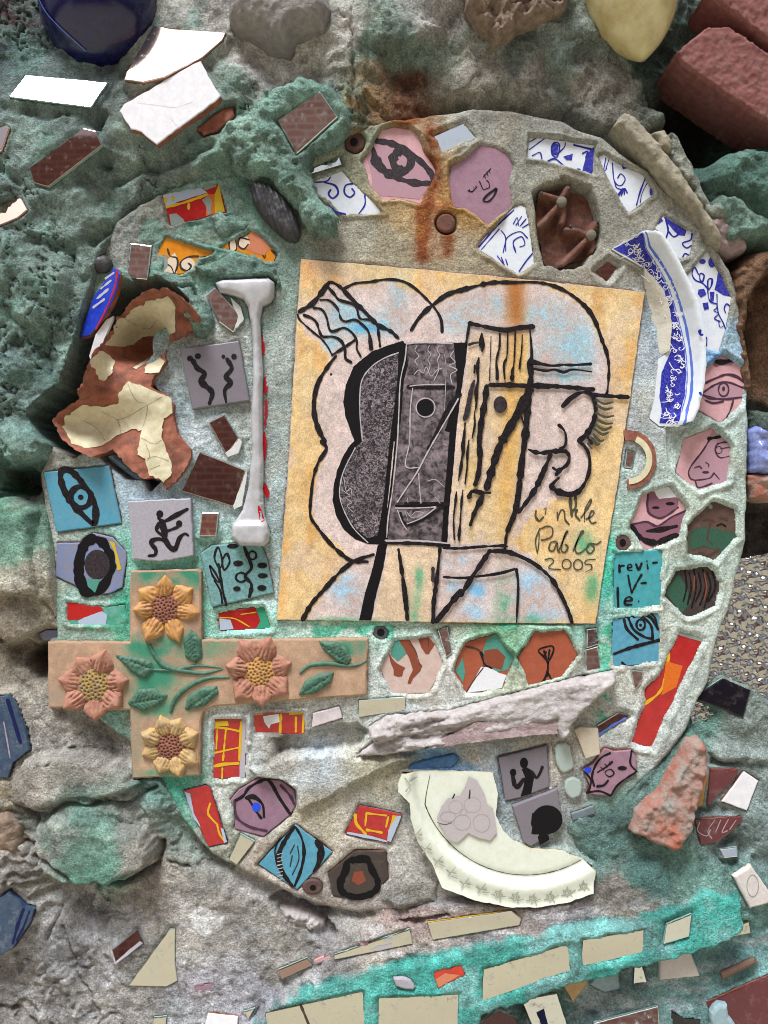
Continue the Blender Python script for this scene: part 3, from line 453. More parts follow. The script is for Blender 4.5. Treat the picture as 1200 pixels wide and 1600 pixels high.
T('glass_chip', 'oblong clear glass chip right of the raised arm tile', 'm', '800,105 870,88 885,165 893,215 832,242 805,180', 9, 10, 'clear_glass', 'clear_glass', z=zM, rec=9, bev=3, jag=.6, rnd=1, w=4); T('glass_chip', 'round clear glass chip below the oblong one', 'm', '850,270 890,252 928,275 932,310 920,345 878,358 845,320', 9, 9, 'clear_glass', 'clear_glass', z=zM, rec=8, bev=3, jag=.3, rnd=1, w=4); T('glass_chip', 'dull sunken glass bar above the green cement', 'm', '878,425 985,388 992,425 885,460', 3, 6, 'steel_edge', 'clear_glass', z=zM, rec=3)
T('tile', 'beige folded chip above the glass chips', 'm', '895,32 920,20 1005,28 1012,145 945,166 925,110', 12, 12, 'beige', 'beige', z=zM, rec=9, slope=(.02, .05), bev=1)
T('tile', 'pink crown shaped tile with a face and a blue dot', 'm', '935,220 980,190 1035,118 1080,132 1160,125 1185,165 1185,230 1120,280 1060,345 950,330 965,290', 4, 9, 'mauve', z=zM, rec=6, w=6, draw=[('black', 3.4, '985,295 975,250 990,200 1020,160 1060,140'), ('black', 3.4, '940,225 970,270 955,325'), ('black', 3.2, '950,325 1010,318 1062,340'), ('black', 3, '1062,340 1100,285 1185,225'), ('black', 3, '1160,130 1155,190 1185,225'), ('black', 2.6, '1000,230 1040,205 1070,180'), ('black', 1.6, '1015,205 1030,220'), ('black', 1.6, '1035,190 1048,205'), ('black', 1.6, '1055,180 1062,195'), ('O', 'black', 2, '1035,230 1060,215 1078,235 1055,250'), ('C', 'black', 1116, 210, 22, 10), ('black', 4, '1000,295 1030,290 1050,268'), ('C', '~royal', 955, 218, 17, 14)])
T('tile', 'long red glazed strip with a yellow wave on the right rim', 'm', '785,252 905,292 830,430 655,808 553,780 610,625 625,530 690,460', -5, 10, 'red_glaze', z=zK, rec=-2, w=9, bev=2, draw=[('yellow', 4.5, '735,365 720,470 690,545 615,605'), ('F', '~orange', '720,400 800,420 770,520 700,560 710,500'), ('F', '~cement', '785,256 900,292 890,310 780,275')])
Mi('small broken mirror chip above the red strip', 'm', '560,440 620,450 605,505 575,530', 2, 'mirror_dusty', 7, (0, .2), z=zK); Mi('long thin mirror lying below the stone slab tip', 'm', '400,700 500,640 560,655 410,745', -2, 'mirror_bronze', 6, (0, .1), z=zK, draw=[('midblue', 4, '405,742 470,700 530,668')])
T('tile', 'square blue tile lettered in black', 'm', '478,-112 708,-125 700,145 474,158', -2, 9, 'teal_tile', z=zK, rec=1, w=6, dz=zF, draw=[('black', 3.6, '270,1012 272,1055'), ('black', 3, '271,1030 283,1016 300,1016'), ('black', 2.6, '322,1030 348,1022 340,1006 322,1016 326,1042 350,1044'), ('black', 3, '374,1005 392,1040 410,1000'), ('black', 3, '444,1003 449,1035'), ('C', 'black', 443, 987, 5, 5), ('black', 3.2, '480,998 506,995'), ('black', 3.2, '325,1075 335,1130 347,1185'), ('black', 3, '347,1185 380,1120 410,1070'), ('black', 3, '405,1125 435,1122'), ('black', 3.6, '495,55 496,100 498,148', zK), ('black', 3, '530,118 562,112 550,97 530,108 530,132 562,134', zK), ('C', 'black', 593, 118, 4, 4, zK)])
T('tile', 'square blue tile with one eye, under the lettered tile', 'm', '472,207 690,172 695,405 466,432', -2, 9, 'sky_tile', z=zK, rec=1, w=6, draw=[('black', 4.5, '525,205 540,250 590,298'), ('black', 4.5, '545,195 570,250 620,285 660,295'), ('black', 4, '570,190 600,185 650,230 660,295'), ('black', 4.5, '620,178 655,200 685,250'), ('black', 3.5, '650,172 672,200 680,235'), ('R', 'black', 3, 603, 228, 20, 25), ('C', 'black', 602, 230, 7, 7), ('black', 4.5, '478,365 560,335 690,300'), ('black', 4, '515,405 535,420')])
# --- right column of hexagons
T('tile', 'pink hexagon with one large open eye at the right rim', 'm', '385,655 600,760 585,1080 520,1150 370,1265 150,1130 200,800', -6, 9, 'pink', z=zS, rec=0, w=8, draw=[('F', '~mauve', '215,1000 300,930 430,900 580,950 575,1040 420,1055 300,1090 200,1040'), ('F', '~mauve', '300,740 480,750 500,720 400,665'), ('~plum', 8, '330,740 400,720 470,715'), ('black', [8, 9, 6], '335,715 400,720 470,705'), ('plum', [3, 4, 4, 3], '220,915 340,860 430,830 520,850 595,905'), ('plum', [3, 3, 3], '215,995 330,920 440,900 580,950'), ('plum', [6, 4, 3], '210,1010 290,1040 420,1050 575,1030'), ('plum', 3, '240,1060 310,1085 400,1070'), ('R', 'plum', 2.6, 402, 965, 45, 60), ('C', 'plum', 402, 958, 14, 22), ('plum', 2.6, '490,1055 465,1140 430,1215')])
T('tile', 'pink hexagon with a nose in profile', 'm', '665,225 850,152 975,275 945,490 760,558 620,432', -6, 9, 'pink', 'rust_tile', z=zF, rec=0, w=7, draw=[('F', '~mauve', '850,155 972,275 945,488 770,550 740,480 705,450 715,400 790,300 830,240'), ('plum', 2.6, '830,235 790,300 715,400 705,450 735,480 830,470 860,440'), ('plum', 2.4, '740,405 770,395 785,410'), ('C', 'plum', 810, 432, 22, 9), ('plum', 2, '810,370 830,385 825,400'), ('plum', 2.4, '745,485 760,525 800,520 850,500'), ('plum', 2, '860,435 895,475'), ('black', 6, '830,222 870,215 900,210'), ('plum', 2, '930,240 880,260 870,300 900,340 960,330'), ('R', 'plum', 1.6, 892, 292, 20, 22), ('plum', 1.6, '880,250 950,245'), ('plum', 1.6, '900,285 960,275')])
T('tile', 'pink hexagon with nostrils over wide lips', 'm', '410,560 585,518 688,655 640,840 435,922 328,780', -6, 9, 'pink', z=zF, rec=0, w=7, draw=[('F', '~plum', '445,570 470,550 500,560 520,590 590,580 640,600 635,650 560,710 510,715 450,680'), ('F', '~white', '490,545 580,522 630,585 520,600 500,575'), ('plum', 3.4, '450,570 445,640 460,690 520,718 570,700 640,650'), ('C', 'black', 498, 653, 24, 9), ('C', 'black', 588, 628, 28, 11), ('F', '~plum', '345,765 440,745 510,765 690,675 650,800 560,870 430,860 380,820'), ('plum', 3.4, '345,760 440,742 510,768 600,710 690,672'), ('black', [8, 9, 10, 9], '350,770 400,840 500,872 630,825'), ('black', [4, 8, 6], '440,800 530,790 630,768')])
T('tile', 'brown hexagon with a face under green wash', 'm', '690,760 850,610 995,655 1010,840 860,990 700,940', -6, 9, 'brown_tile', z=zF, rec=0, w=7, draw=[('F', '~greenwash', '720,800 800,770 900,790 990,810 1000,850 900,930 800,890 720,920 705,860'), ('brown_line', 4, '795,735 830,725 860,740'), ('brown_line', 4, '900,715 945,725'), ('black', 3, '880,765 910,755 935,770'), ('brown_line', 3, '840,750 820,850 850,880'), ('brown_line', 4, '770,935 830,950 890,910'), ('~cement', 7, '835,640 842,650')])
T('tile', 'dark hexagon with scribbled strands', 'm', '620,1040 830,1005 910,1120 875,1270 690,1345 540,1210', -6, 9, 'dark_brown', z=zF, rec=0, w=7, draw=[('F', '~greenwash', '560,1180 640,1060 690,1150 720,1240 660,1320'), ]+[('black', 3, '%d,%d %d,%d %d,%d' % (680+i*28, 1040+(i % 2)*20, 690+i*30, 1150, 670+i*26, 1240+(i % 3)*20)) for i in range(7)]+[('~brown', 2, '800,1060 815,1150 800,1230'), ('~brown', 2, '740,1080 735,1170')])
T('washer', 'brown ring washer beside the lips hexagon', 'm', ell(973, 848, 14, 14), 0, 8, 'washer', 'washer', bev=2.5, jag=0, rec=2, w=5, draw=[('C', '~black', 973, 848, 5, 6)])
T('nail', 'rusty round stud below the mauve face tile', 'm', ell(697, 348, 15, 15), 3, 10, 'rust', 'rust', bev=3, jag=.2, rec=12, w=5); T('washer', 'dark ring stud left of the pink eye tile', 'm', ell(554, 222, 16, 16), -3, 8, 'rust_dark', 'rust_dark', bev=3, jag=.2, rec=4, w=6, draw=[('C', '~black', 553, 222, 6, 7)])
# --- crown of the medallion
T('tile', 'pink tile with a heavy grey eye in rust stains', 'm', '165,60 250,38 370,55 440,95 470,200 565,360 545,420 450,600 380,580 280,562 175,580 80,460 22,295 100,190', -4, 10, 'pink', z=zW, rec=-1, w=6, draw=[('F', '~mauve', '110,150 330,200 560,370 500,480 440,560 300,545 100,530 95,400 60,260'), ('softblack', [7, 10, 10, 9, 9, 8], '125,140 240,160 350,215 450,290 520,370 540,420'), ('softblack', [4, 14, 13, 11, 11, 10], '105,185 130,290 200,365 300,415 420,445 530,445'), ('R', 'softblack', 14, 315, 285, 65, 72), ('F', '~mauve', '280,290 310,250 345,280 330,310 290,315')])
T('tile', 'mauve tile with a small line drawn face', 'm', '890,160 990,180 1085,250 1118,315 1100,450 1110,600 1060,660 930,752 860,690 770,640 680,615 645,470 665,325 770,250', -4, 10, 'mauve', z=zW, rec=-1, w=6, draw=[('black', 1.8, '875,435 900,490 920,485 945,475 940,440 925,425'), ('black', 1.4, '870,430 880,450'), ('black', 1.6, '790,498 820,505 855,470'), ('black', 1.2, '800,490 805,505'), ('black', 1.2, '830,475 838,495'), ('black', 1.2, '845,465 850,480'), ('black', 1.6, '900,400 930,365 955,340'), ('black', 1.2, '905,380 918,410'), ('black', 1.2, '925,362 935,395'), ('black', 1.2, '940,348 950,372'), ('O', 'black', 3.2, '900,570 930,530 985,490 995,485 980,530 940,575')])
Mi('mirror strip reflecting sky and brick between the two face tiles', 'm', '540,105 760,5 850,115 600,228', -1, 'mirror_clear', 7, (0, .04), z=zW, rec=1)
B = 'blue'
T('tile', 'blue and white scroll shard left of the pink eye', 'm', '485,287 500,278 534,267 602,334 536,338 515,315 492,300', -1, 8, 'delft', 'delft', rec=2, w=5, bev=1, dz=zB, draw=[(B, 2.3, '275,855 330,850 350,830'), (B, 2.7, '320,855 370,870 385,905 360,930 340,910 350,890'), (B, 2.7, '455,860 420,870 415,905 440,925 462,905 450,885'), (B, 2.3, '510,915 510,960 480,1005'), (B, 3.1, '330,945 370,990 420,1005'), ('C', B, 272, 890, 8, 14)])
T('tile', 'blue and white leaf shard at the top right rim', 'm', '75,638 385,680 380,825 250,780 70,742', -5, 8, 'delft', 'delft', z=zC, rec=-2, w=6, bev=1, draw=[(B, 1.2, '78,668 120,645'), (B, 1.7, '80,702 155,648'), ('F', '~blue', '345,740 370,700 383,690 378,822 330,800'), (B, 3.1, '290,680 330,690 370,700'), ('F', '~blue', '185,690 200,670 218,680 212,730 190,725'), ('O', B, 2, '185,690 200,668 222,680 212,735 188,725'), ('F', '~blue', '240,735 285,720 280,752 255,750'), (B, 2.0, '215,720 245,690 250,670'), (B, 2.0, '95,730 130,715 140,745'), (B, 2.3, '160,760 200,745 240,775'), ('C', B, 310, 798, 12, 8), (B, 2.3, '330,720 355,710 345,740')])
T('tile', 'blue and white shard with a scroll and a tassel', 'm', '400,735 430,722 625,825 662,915 545,1003 510,960', -3, 8, 'delft', 'delft', z=zC, rec=0, w=6, bev=1, draw=[(B, 1.6, '440,740 430,800 445,790'), (B, 1.2, '455,745 440,790'), (B, 2.0, '470,765 480,850 510,870 530,840 510,815 495,835'), (B, 1.9, '480,850 490,880 520,890')]+[(B, 1.9, '%d,%d %d,%d' % (530-i*3, 885, 540-i*14, 905+i*6)) for i in range(5)]+[(B, 2.3, '625,835 600,900 583,962'), (B, 1.4, '640,845 610,905 600,950'), ('C', '~blue', 652, 898, 8, 20), ('F', '~blue', '500,760 540,790 520,795')])
T('tile', 'small blue and white shard above the curved rim', 'm', '545,20 740,135 710,285 640,300 560,205 485,105', -1, 8, 'delft', 'delft', z=zE, rec=2, w=6, bev=1, draw=[('F', '~blue', '545,30 690,120 680,155 640,150 600,110 560,60'), (B, 2.5, '560,55 575,120 555,190'), (B, 2.8, '580,130 610,160 640,140 620,110'), (B, 2.2, '725,140 715,180 665,200 690,230 720,215'), (B, 2.2, '665,290 680,265 705,275'), ('F', '~blue', '500,75 530,45 545,60 515,80')])
T('tile', 'blue and white leaf branch shard right of the curved rim', 'm', '820,250 975,540 930,760 890,885 785,860 740,640 670,410', -2, 8, 'delft', 'delft', z=zE, rec=1, w=6, bev=1, draw=[('F', '~blue', '890,365 972,535 920,525 865,490 880,430'), ('C', '~blue', 850, 320, 24, 32), ('C', '~blue', 790, 315, 20, 16), (B, 2.0, '765,395 740,350 725,390 745,430 790,450 820,480'), ('O', B, 2, '775,390 800,400 790,440 775,430'), ('O', B, 2.4, '825,430 850,425 845,465 825,490'), ('F', '~blue', '765,490 800,485 815,520 780,540 760,515'), ('F', '~blue', '835,505 865,505 860,560 840,570'), ('F', '~blue', '790,575 825,570 830,610 800,618'), (B, 2.0, '820,480 835,560 880,580'), (B, 1.6, '880,520 880,600 860,620 890,640 865,670 900,690'), (B, 1.6, '880,580 890,640 920,700 935,740'), (B, 1.4, '890,690 900,725 925,715'), (B, 2.0, '970,600 940,580 925,610 935,635'), (B, 2.2, '790,790 815,790 815,840'), ('C', B, 688, 450, 8, 16)])
T('tile', 'blue and white shard with a feathery scroll above the painted tile', 'm', '743,387 797,328 813,317 823,321 833,398 837,412 809,430 775,408', -2, 8, 'delft', 'delft', rec=1, w=6, bev=1, draw=[(B, 2.3, '748,386 775,355 803,328'), (B, 1.6, '752,390 780,358'), (B, 1.6, '783,360 790,372 786,395'), (B, 1.7, '790,392 792,372 812,362 824,372'), (B, 1.9, '806,395 802,378 815,370 820,382 812,386'), (B, 1.7, '802,350 808,340 810,352'), (B, 1.6, '806,352 815,338'), (B, 1.6, '812,354 822,342'), (B, 1.6, '816,356 826,350'), (B, 2.0, '811,424 822,408 832,396'), (B, 1.6, '790,405 793,414'), (B, 1.6, '783,402 788,414'), (B, 1.6, '777,400 786,412')])
Mi('small dark red mirror chip at the corner of the painted tile', 'm', '926,425 950,405 968,418 947,443', -8, 'mirror_bronze', 6, (.03, .05), rec=-4, w=9, draw=None)
Mi('tiny cream mirror inside the clay crescent', 'm', '318,292 372,305 352,410 302,402', 0, 'mirror_dusty', 6, (.1, .1), z=zF, w=5)
T('tile_shard', 'bright blue chip lying along the top of the broken plate', 'm', '105,225 130,195 180,178 330,145 352,165 310,212 200,222', 4, 8, 'blue_chip', 'sky_tile', z=zM, rec=4, jag=.6, bev=2)
MAIN = pp('470,404 640,419 840,438 1008,456 988,600 965,760 945,880 931,975 700,973 520,970 432,969 441,850 452,700 461,540')
MK = (D-4)/D
PLAQUE = pp('203,892 310,889 314,893 315,1000 575,998 573,1086 470,1094 335,1104 318,1112 314,1128 312,1212 206,1217 203,1110 75,1106 74,1003 202,1003')
PLATE = pp('628,1208 675,1205 770,1208 778,1240 775,1275 786,1298 803,1315 832,1328 880,1331 912,1345 928,1356 925,1392 885,1406 845,1413 800,1414 740,1402 690,1382 674,1345 652,1312 641,1275 640,1252 622,1235 622,1222')
RIM = pp('230,228 290,190 400,150 470,148 510,165 560,230 620,340 690,480 740,600 775,780 782,950 770,1100 735,1250 700,1320 610,1345 530,1340 470,1290 500,1170 525,920 590,870 605,700 580,560 510,440 430,345 300,270', zE)
POT = pp('415,655 440,560 470,470 500,370 540,290 620,235 720,190 800,178 880,220 945,290 940,320 870,360 780,395 765,440 770,500 720,560 705,610 780,650 810,690 808,745 830,830 890,900 890,950 860,1010 775,1095 750,1045 660,1040 600,990 570,960 520,900 440,945 360,910 290,850 252,775 280,735 340,690', zD)
HANDLE = pp('263,125 300,112 400,110 520,103 548,125 545,190 530,215 490,235 478,300 485,450 492,560 488,700 490,900 495,1000 490,1120 500,1250 525,1330 520,1375 500,1395 390,1392 345,1350 350,1290 395,1220 425,1100 440,950 435,780 445,600 445,450 440,350 420,240 400,205 350,185 285,172', zH)
SLAB = pp('556,1185 585,1160 575,1140 605,1121 640,1118 700,1114 760,1098 830,1080 900,1062 962,1050 964,1064 940,1085 905,1115 885,1150 874,1156 872,1149 800,1154 735,1163 660,1171 600,1184')
OVER = dict(main=(MAIN, 4, 9, 5, 5), plaque=(PLAQUE, 10, 16, 12, 7), plate=(PLATE, 14, 10, 9, 6), rim=(RIM, 10, 12, 10, 5), handle=(HANDLE, 12, 18, 12, 5), pot=(POT, -95, 16, 10, 5), slab=(SLAB, 22, 30, 20, 10))
# ------------------------------------------------------------------ the place: ground, house opposite (seen in the mirrors), wall
def simple_box(name, x0, x1, y0, y1, z0, z1, mat, **kw):
    V = [(x, y, z) for z in (z0, z1) for y in (y0, y1) for x in (x0, x1)]
    return mk(name, V, [(0, 2, 3, 1), (4, 5, 7, 6), (0, 1, 5, 4), (2, 6, 7, 3), (0, 4, 6, 2), (1, 3, 7, 5)], [mat], **kw)
surf('paving', (176, 168, 146), 'matte', (158, 150, 130), sc=3, dust=.2)
set_props(mk('pavement', [(-14, -16, -1.35), (14, -16, -1.35), (14, .6, -1.35), (-14, .6, -1.35)], [(0, 1, 2, 3)], [MATS['paving']]), kind='structure')
m, t, b = nodes('house_brick'); br = t.nodes.new('ShaderNodeTexBrick'); tc = t.nodes.new('ShaderNodeTexCoord'); mp = t.nodes.new('ShaderNodeMapping')
mp.inputs['Rotation'].default_value = (math.radians(90), 0, 0); t.links.new(tc.outputs['Object'], mp.inputs[0]); t.links.new(mp.outputs[0], br.inputs['Vector'])
br.inputs['Color1'].default_value = (*lin((222, 158, 144)), 1); br.inputs['Color2'].default_value = (*lin((202, 134, 122)), 1); br.inputs['Mortar'].default_value = (*lin((236, 214, 204)), 1)
br.inputs['Scale'].default_value = 1; br.inputs['Brick Width'].default_value = .24; br.inputs['Row Height'].default_value = .085; br.inputs['Mortar Size'].default_value = .009
t.links.new(br.outputs['Color'], b.inputs['Base Color']); b.inputs['Roughness'].default_value = .9
house = empty('brick_house', (0, -10.6, -1.35), 'red brick house front across the way, showing only in the mirror shards', 'house')
simple_box('wall', -8, 6.5, -10.8, -10.4, -1.35, 5.4, m, parent=house)

# ---- survey of the cement: colours (u, v, r, g, b) and heights
WCOL = '''0,20,92,72,76 30,80,70,92,92 100,130,100,120,116 60,220,120,146,138 20,300,112,138,130 150,320,124,150,138 100,400,118,146,134 60,480,108,140,128 130,550,112,146,136 40,600,108,140,134 70,640,112,158,146 30,700,130,165,154 270,110,148,154,142 380,180,128,154,140 300,260,120,140,128 420,250,120,150,136 500,200,124,154,136 480,330,108,150,132 500,100,182,178,168 430,110,194,188,180 340,20,176,172,164 530,60,184,180,170 560,90,126,156,138 650,70,132,158,142 700,30,168,163,156 800,90,134,154,142 880,130,128,150,136 740,130,168,162,146 850,150,160,154,142 950,150,154,148,136 620,100,136,158,138 580,130,182,154,114 600,170,166,128,80 700,160,160,152,134 1000,180,134,146,130 1060,60,86,122,110 1000,130,128,150,134 1060,170,84,74,72 1120,150,74,66,66 1110,260,96,148,132 1150,250,86,142,126 1120,330,108,138,122 1170,330,94,142,126 1150,390,90,80,70 1180,450,134,88,60 1170,560,152,104,70 1200,560,130,86,58 1185,640,96,112,100 1180,820,100,92,86 1150,1130,136,146,140 1080,1140,106,142,132 1150,1180,156,170,166 1060,1250,100,138,130 1000,1230,108,134,128 1150,1260,154,170,170 950,1330,100,132,126 1010,1370,94,132,126 1080,1370,116,152,142 960,1390,158,152,146 1000,1420,166,158,148 900,1425,138,130,132 1170,1480,124,166,166 1190,1300,148,168,168 700,1600,124,166,160 950,1560,136,166,166 1080,1550,126,166,166 830,1580,104,134,130 80,1280,160,170,160 150,1300,126,170,154 160,1340,116,172,152 200,1280,180,186,176 60,1330,180,175,168 230,1330,182,178,168 250,1360,176,166,156 100,1150,192,187,177 170,1180,174,168,158 60,1240,186,176,166 250,1250,126,170,160 280,1300,148,170,160 30,1360,172,166,160 10,1290,172,150,104 130,1400,174,166,158 240,1390,188,178,168 100,1480,154,152,154 50,1560,158,153,148 150,1470,206,204,208 190,1440,196,194,196 240,1500,182,177,172 290,1440,196,190,184 350,1450,172,167,160 420,1480,168,163,154 330,1550,194,190,198 200,1570,180,175,170 400,1560,190,190,200 300,1600,196,200,206 450,1430,188,186,188 560,1440,182,177,170 620,1440,172,150,146 30,850,138,180,160 20,800,128,176,154 50,760,132,132,122 40,900,200,195,180 30,960,186,176,160 20,1030,172,162,146 60,1080,196,186,170 90,1110,180,174,166 600,1470,178,170,160 800,1440,160,150,146 1000,1450,150,150,146 500,1500,170,165,165 1110,1410,120,160,150'''
MCOL = '''760,200,152,152,144 700,385,168,158,138 560,370,162,160,146 600,395,160,152,132 860,200,148,148,140 1000,340,152,150,140 1130,450,156,152,140 880,425,156,152,140 530,240,150,156,136 820,280,150,150,140 700,330,180,140,86 640,330,176,150,110
170,390,148,151,145 220,340,138,144,138 300,400,128,160,148 340,330,124,152,142 420,420,134,156,146 330,520,172,180,177 270,600,160,178,184 440,550,172,182,177 440,750,172,188,188 420,900,190,210,206 320,720,182,192,195 230,760,172,192,204 220,890,136,198,180 150,960,172,202,192 193,955,80,174,146 90,880,174,182,174 60,720,152,152,144 330,920,170,206,196 400,990,170,220,206 310,930,90,180,160
500,985,190,222,208 600,985,192,222,208 590,1050,208,218,213 700,1070,204,204,198 800,1070,180,186,166 790,990,130,178,144 870,975,150,190,170 950,1040,200,200,190 340,1110,208,216,213 480,1090,213,216,213 400,1160,208,213,213 430,1150,150,150,142 500,1150,178,178,172 430,1190,178,178,173 500,1210,198,208,218 600,1200,183,178,158 330,1260,208,210,203 265,1240,86,172,148 285,1290,108,168,148 500,1280,184,177,158 560,1300,190,182,170 640,1330,190,188,182 420,1350,185,175,165 480,1400,172,164,157 600,1400,172,164,160 300,1310,160,160,150 740,1180,185,180,170 690,1192,104,148,190 730,1190,120,150,180 860,1200,185,182,175 900,1260,160,166,166 950,1280,120,150,140 960,1140,200,202,198
1010,640,180,186,186 1020,850,190,206,196 1100,780,196,210,198 1165,660,190,206,198 948,900,100,200,186 945,960,150,196,188 1050,960,200,210,200 1100,1000,196,206,198 1000,1060,186,186,178 1060,1130,190,200,196 975,560,172,182,188 1140,540,160,186,202 1118,545,120,165,210 1120,750,186,200,192 1150,700,180,200,192'''
WH = '''-100,100,30 0,20,5 30,80,10 100,150,12 60,220,26 130,330,34 80,450,26 60,600,22 20,680,26 60,716,0 10,745,-50 270,240,22 200,270,6 400,200,15 330,60,0 440,110,-12 480,60,8 560,60,22 600,110,-6 700,140,-4 650,60,14 800,100,8 880,60,18 950,150,2 1000,200,-6 1060,150,-120 1100,200,-130 1080,120,-70 1110,240,-50 1160,270,-4 1140,340,0 1120,385,-70 1150,400,-80 1180,470,-60 1190,600,-50 1190,700,-40 1185,820,-90 1150,1000,-60 1150,1180,-6 1080,1200,0 1060,1280,8 1000,1380,24 960,1400,16 1100,1400,34 1150,1480,-16 1190,1300,-4 900,1560,-22 1060,1560,-16 700,1600,-10
90,1240,14 150,1310,26 150,1400,-8 300,1420,0 430,1440,-8 100,1480,5 200,1500,2 40,1560,-6 400,1580,-2 100,1150,4 30,1150,8 50,1220,18 200,1180,-4 30,850,14 40,920,16 40,980,8 45,1035,-70 20,1060,-8 80,1100,-4 300,1560,2 20,1330,10 500,1520,24 600,1480,30 700,1458,18 700,1490,30 900,1428,20 850,1470,30 600,1440,-2 480,1460,-6 1040,1440,30 1300,800,-40 -100,800,10 600,1750,0 -100,1500,0'''
def ctrl(s): return np.array([[float(x) for x in q.split(',')] for q in s.split()])
def idw(U, V, C, p=3.0, soft=14.0):
    num = np.zeros(U.shape+(C.shape[1]-2,)); den = np.zeros(U.shape)
    for c in C:
        wt = 1.0/((U-c[0])**2+(V-c[1])**2+soft*soft)**(p/2); den += wt; num += wt[..., None]*c[2:]
    return num/den[..., None]
DISC = pp('400,225 480,222 560,200 620,186 690,175 740,168 800,172 880,190 940,215 1000,258 1060,308 1102,352 1140,420 1160,480 1166,540 1172,600 1171,680 1169,760 1165,850 1150,930 1122,1010 1102,1080 1072,1140 1030,1195 990,1240 960,1290 940,1340 915,1395 800,1412 700,1408 640,1424 560,1428 515,1420 460,1402 400,1372 330,1334 292,1294 262,1244 240,1210 200,1160 110,1090 88,1000 82,940 76,850 60,740 80,690 96,640 118,590 128,500 148,410 180,345 275,290 340,250')
# lumps laid over the wall: outline, height low, height high, roundness, roughness, colour
LUMPS = [('345,215 420,150 470,125 520,140 546,172 548,202 530,238 492,250 486,275 502,310 536,346 530,376 506,383 482,366 466,332 440,312 418,284 380,282 330,262', -8, 44, 26, 6, (122, 162, 144)),
 ('330,338 346,328 392,350 382,364 346,368', -6, 8, 9, 3, (122, 158, 144)), ('308,418 350,400 402,400 432,415 442,446 434,462 420,442 345,440 312,434', -6, 16, 12, 3, (116, 158, 142)),
 ('172,492 215,452 262,440 300,448 334,486 336,512 318,532 300,522 292,494 262,470 220,484 186,506', -8, 22, 12, 4, (112, 150, 134)), ('236,418 300,430 312,446 250,448', -6, 8, 9, 3, (122, 160, 146)), ('150,520 130,560 110,600 84,650 70,700 100,706 92,660 120,620 146,590 156,540', -10, 20, 12, 4, (104, 146, 132)),
 ('880,1300 905,1270 960,1262 1010,1215 1050,1170 1078,1140 1120,1170 1090,1290 1040,1400 980,1430 930,1400 930,1350 905,1335', -14, 6, 30, 3, None), ('60,1285 90,1262 160,1258 235,1290 246,1320 240,1345 185,1368 110,1366 70,1335', -8, 52, 11, 2, None),
 ('20,1215 40,1175 110,1168 200,1190 225,1222 190,1240 110,1246 60,1262 24,1246', -8, 36, 11, 2, None), ('395,1660 380,1605 430,1545 560,1500 700,1474 850,1440 1000,1420 1090,1376 1150,1396 1156,1442 1092,1472 1010,1494 900,1522 755,1572 720,1640', -30, 36, 7, 1, None),
 ('-60,745 0,770 62,800 70,880 72,925 40,940 -60,930', -20, 34, 16, 2, None), ('545,25 560,10 640,20 700,50 670,75 600,85 560,100 545,80', -6, 24, 20, 5, None), ('1090,285 1100,262 1130,235 1160,225 1260,230 1260,300 1200,330 1150,318 1110,310', -60, 26, 28, 5, (92, 142, 126)), ('1098,330 1120,300 1150,300 1180,330 1210,345 1210,372 1165,385 1130,380 1105,350', -60, 22, 20, 5, (106, 144, 128)),
 ('1035,230 1050,205 1062,215 1078,250 1100,300 1128,352 1118,362 1085,320 1050,262', -40, 12, 8, 3, (150, 156, 140)), ('1150,420 1170,395 1200,385 1240,400 1200,430 1176,470 1166,520 1180,600 1168,640 1150,560', -60, 10, 12, 4, (152, 106, 72)), ('1176,640 1230,640 1230,700 1180,690', -60, 0, 12, 3, (96, 116, 104)), ('1120,1150 1150,1165 1230,1176 1230,1200 1130,1190 1100,1170', -10, 10, 12, 3, None), ('590,1385 640,1358 690,1378 680,1410 630,1424 590,1415', -14, 9, 14, 1, (170, 166, 158))]
CAV = [('417,1410 440,1402 470,1418 515,1428 520,1450 530,1470 500,1468 460,1448 430,1430', 26, 6), ('0,735 40,722 62,745 50,770 20,776 -20,790', 60, 8), ('32,1025 62,1000 74,1004 74,1070 52,1066 30,1040', 60, 6), ('1060,110 1090,100 1160,150 1215,210 1150,235 1110,250 1085,240 1060,180', 90, 14), ('620,1438 700,1418 704,1424 640,1448', 16, 4)]
CRACKS = [('62,1335 78,1352 112,1376 185,1378 248,1352 254,1322', 7, 22), ('62,1268 120,1252 200,1246 240,1226', 6, 14), ('250,1320 262,1345 300,1350', 4, 8), ('350,268 310,290 262,306 215,330 180,352 150,378', 20, 24), ('330,240 270,262 215,268 178,286', 16, 18), ('170,190 150,235 168,262', 14, 14), ('0,270 40,300 30,330', 18, 16), ('60,380 110,400 130,440 110,490', 20, 16), ('20,500 70,530 80,580', 18, 14), ('150,560 110,600 84,640', 14, 14), ('20,180 60,190 110,186', 14, 12), ('400,90 440,130 500,120', 26, 10), ('250,50 220,90 190,120', 18, 12), ('0,640 40,660', 16, 12), ('100,1405 88,1440 76,1466', 5, 7), ('150,1390 110,1340 40,1310', 6, 12), ('100,1450 130,1530 165,1600', 4, 8), ('0,1570 30,1580 60,1610', 5, 7), ('30,1250 60,1275 70,1300', 6, 10), ('84,1190 100,1180 120,1172', 3, 5), ('145,1175 160,1180 170,1170', 3, 4), ('72,940 84,960 95,985', 4, 6), ('548,60 552,90 556,130 550,180', 5, 8), ('400,250 380,270 345,285 300,300', 6, 8)]
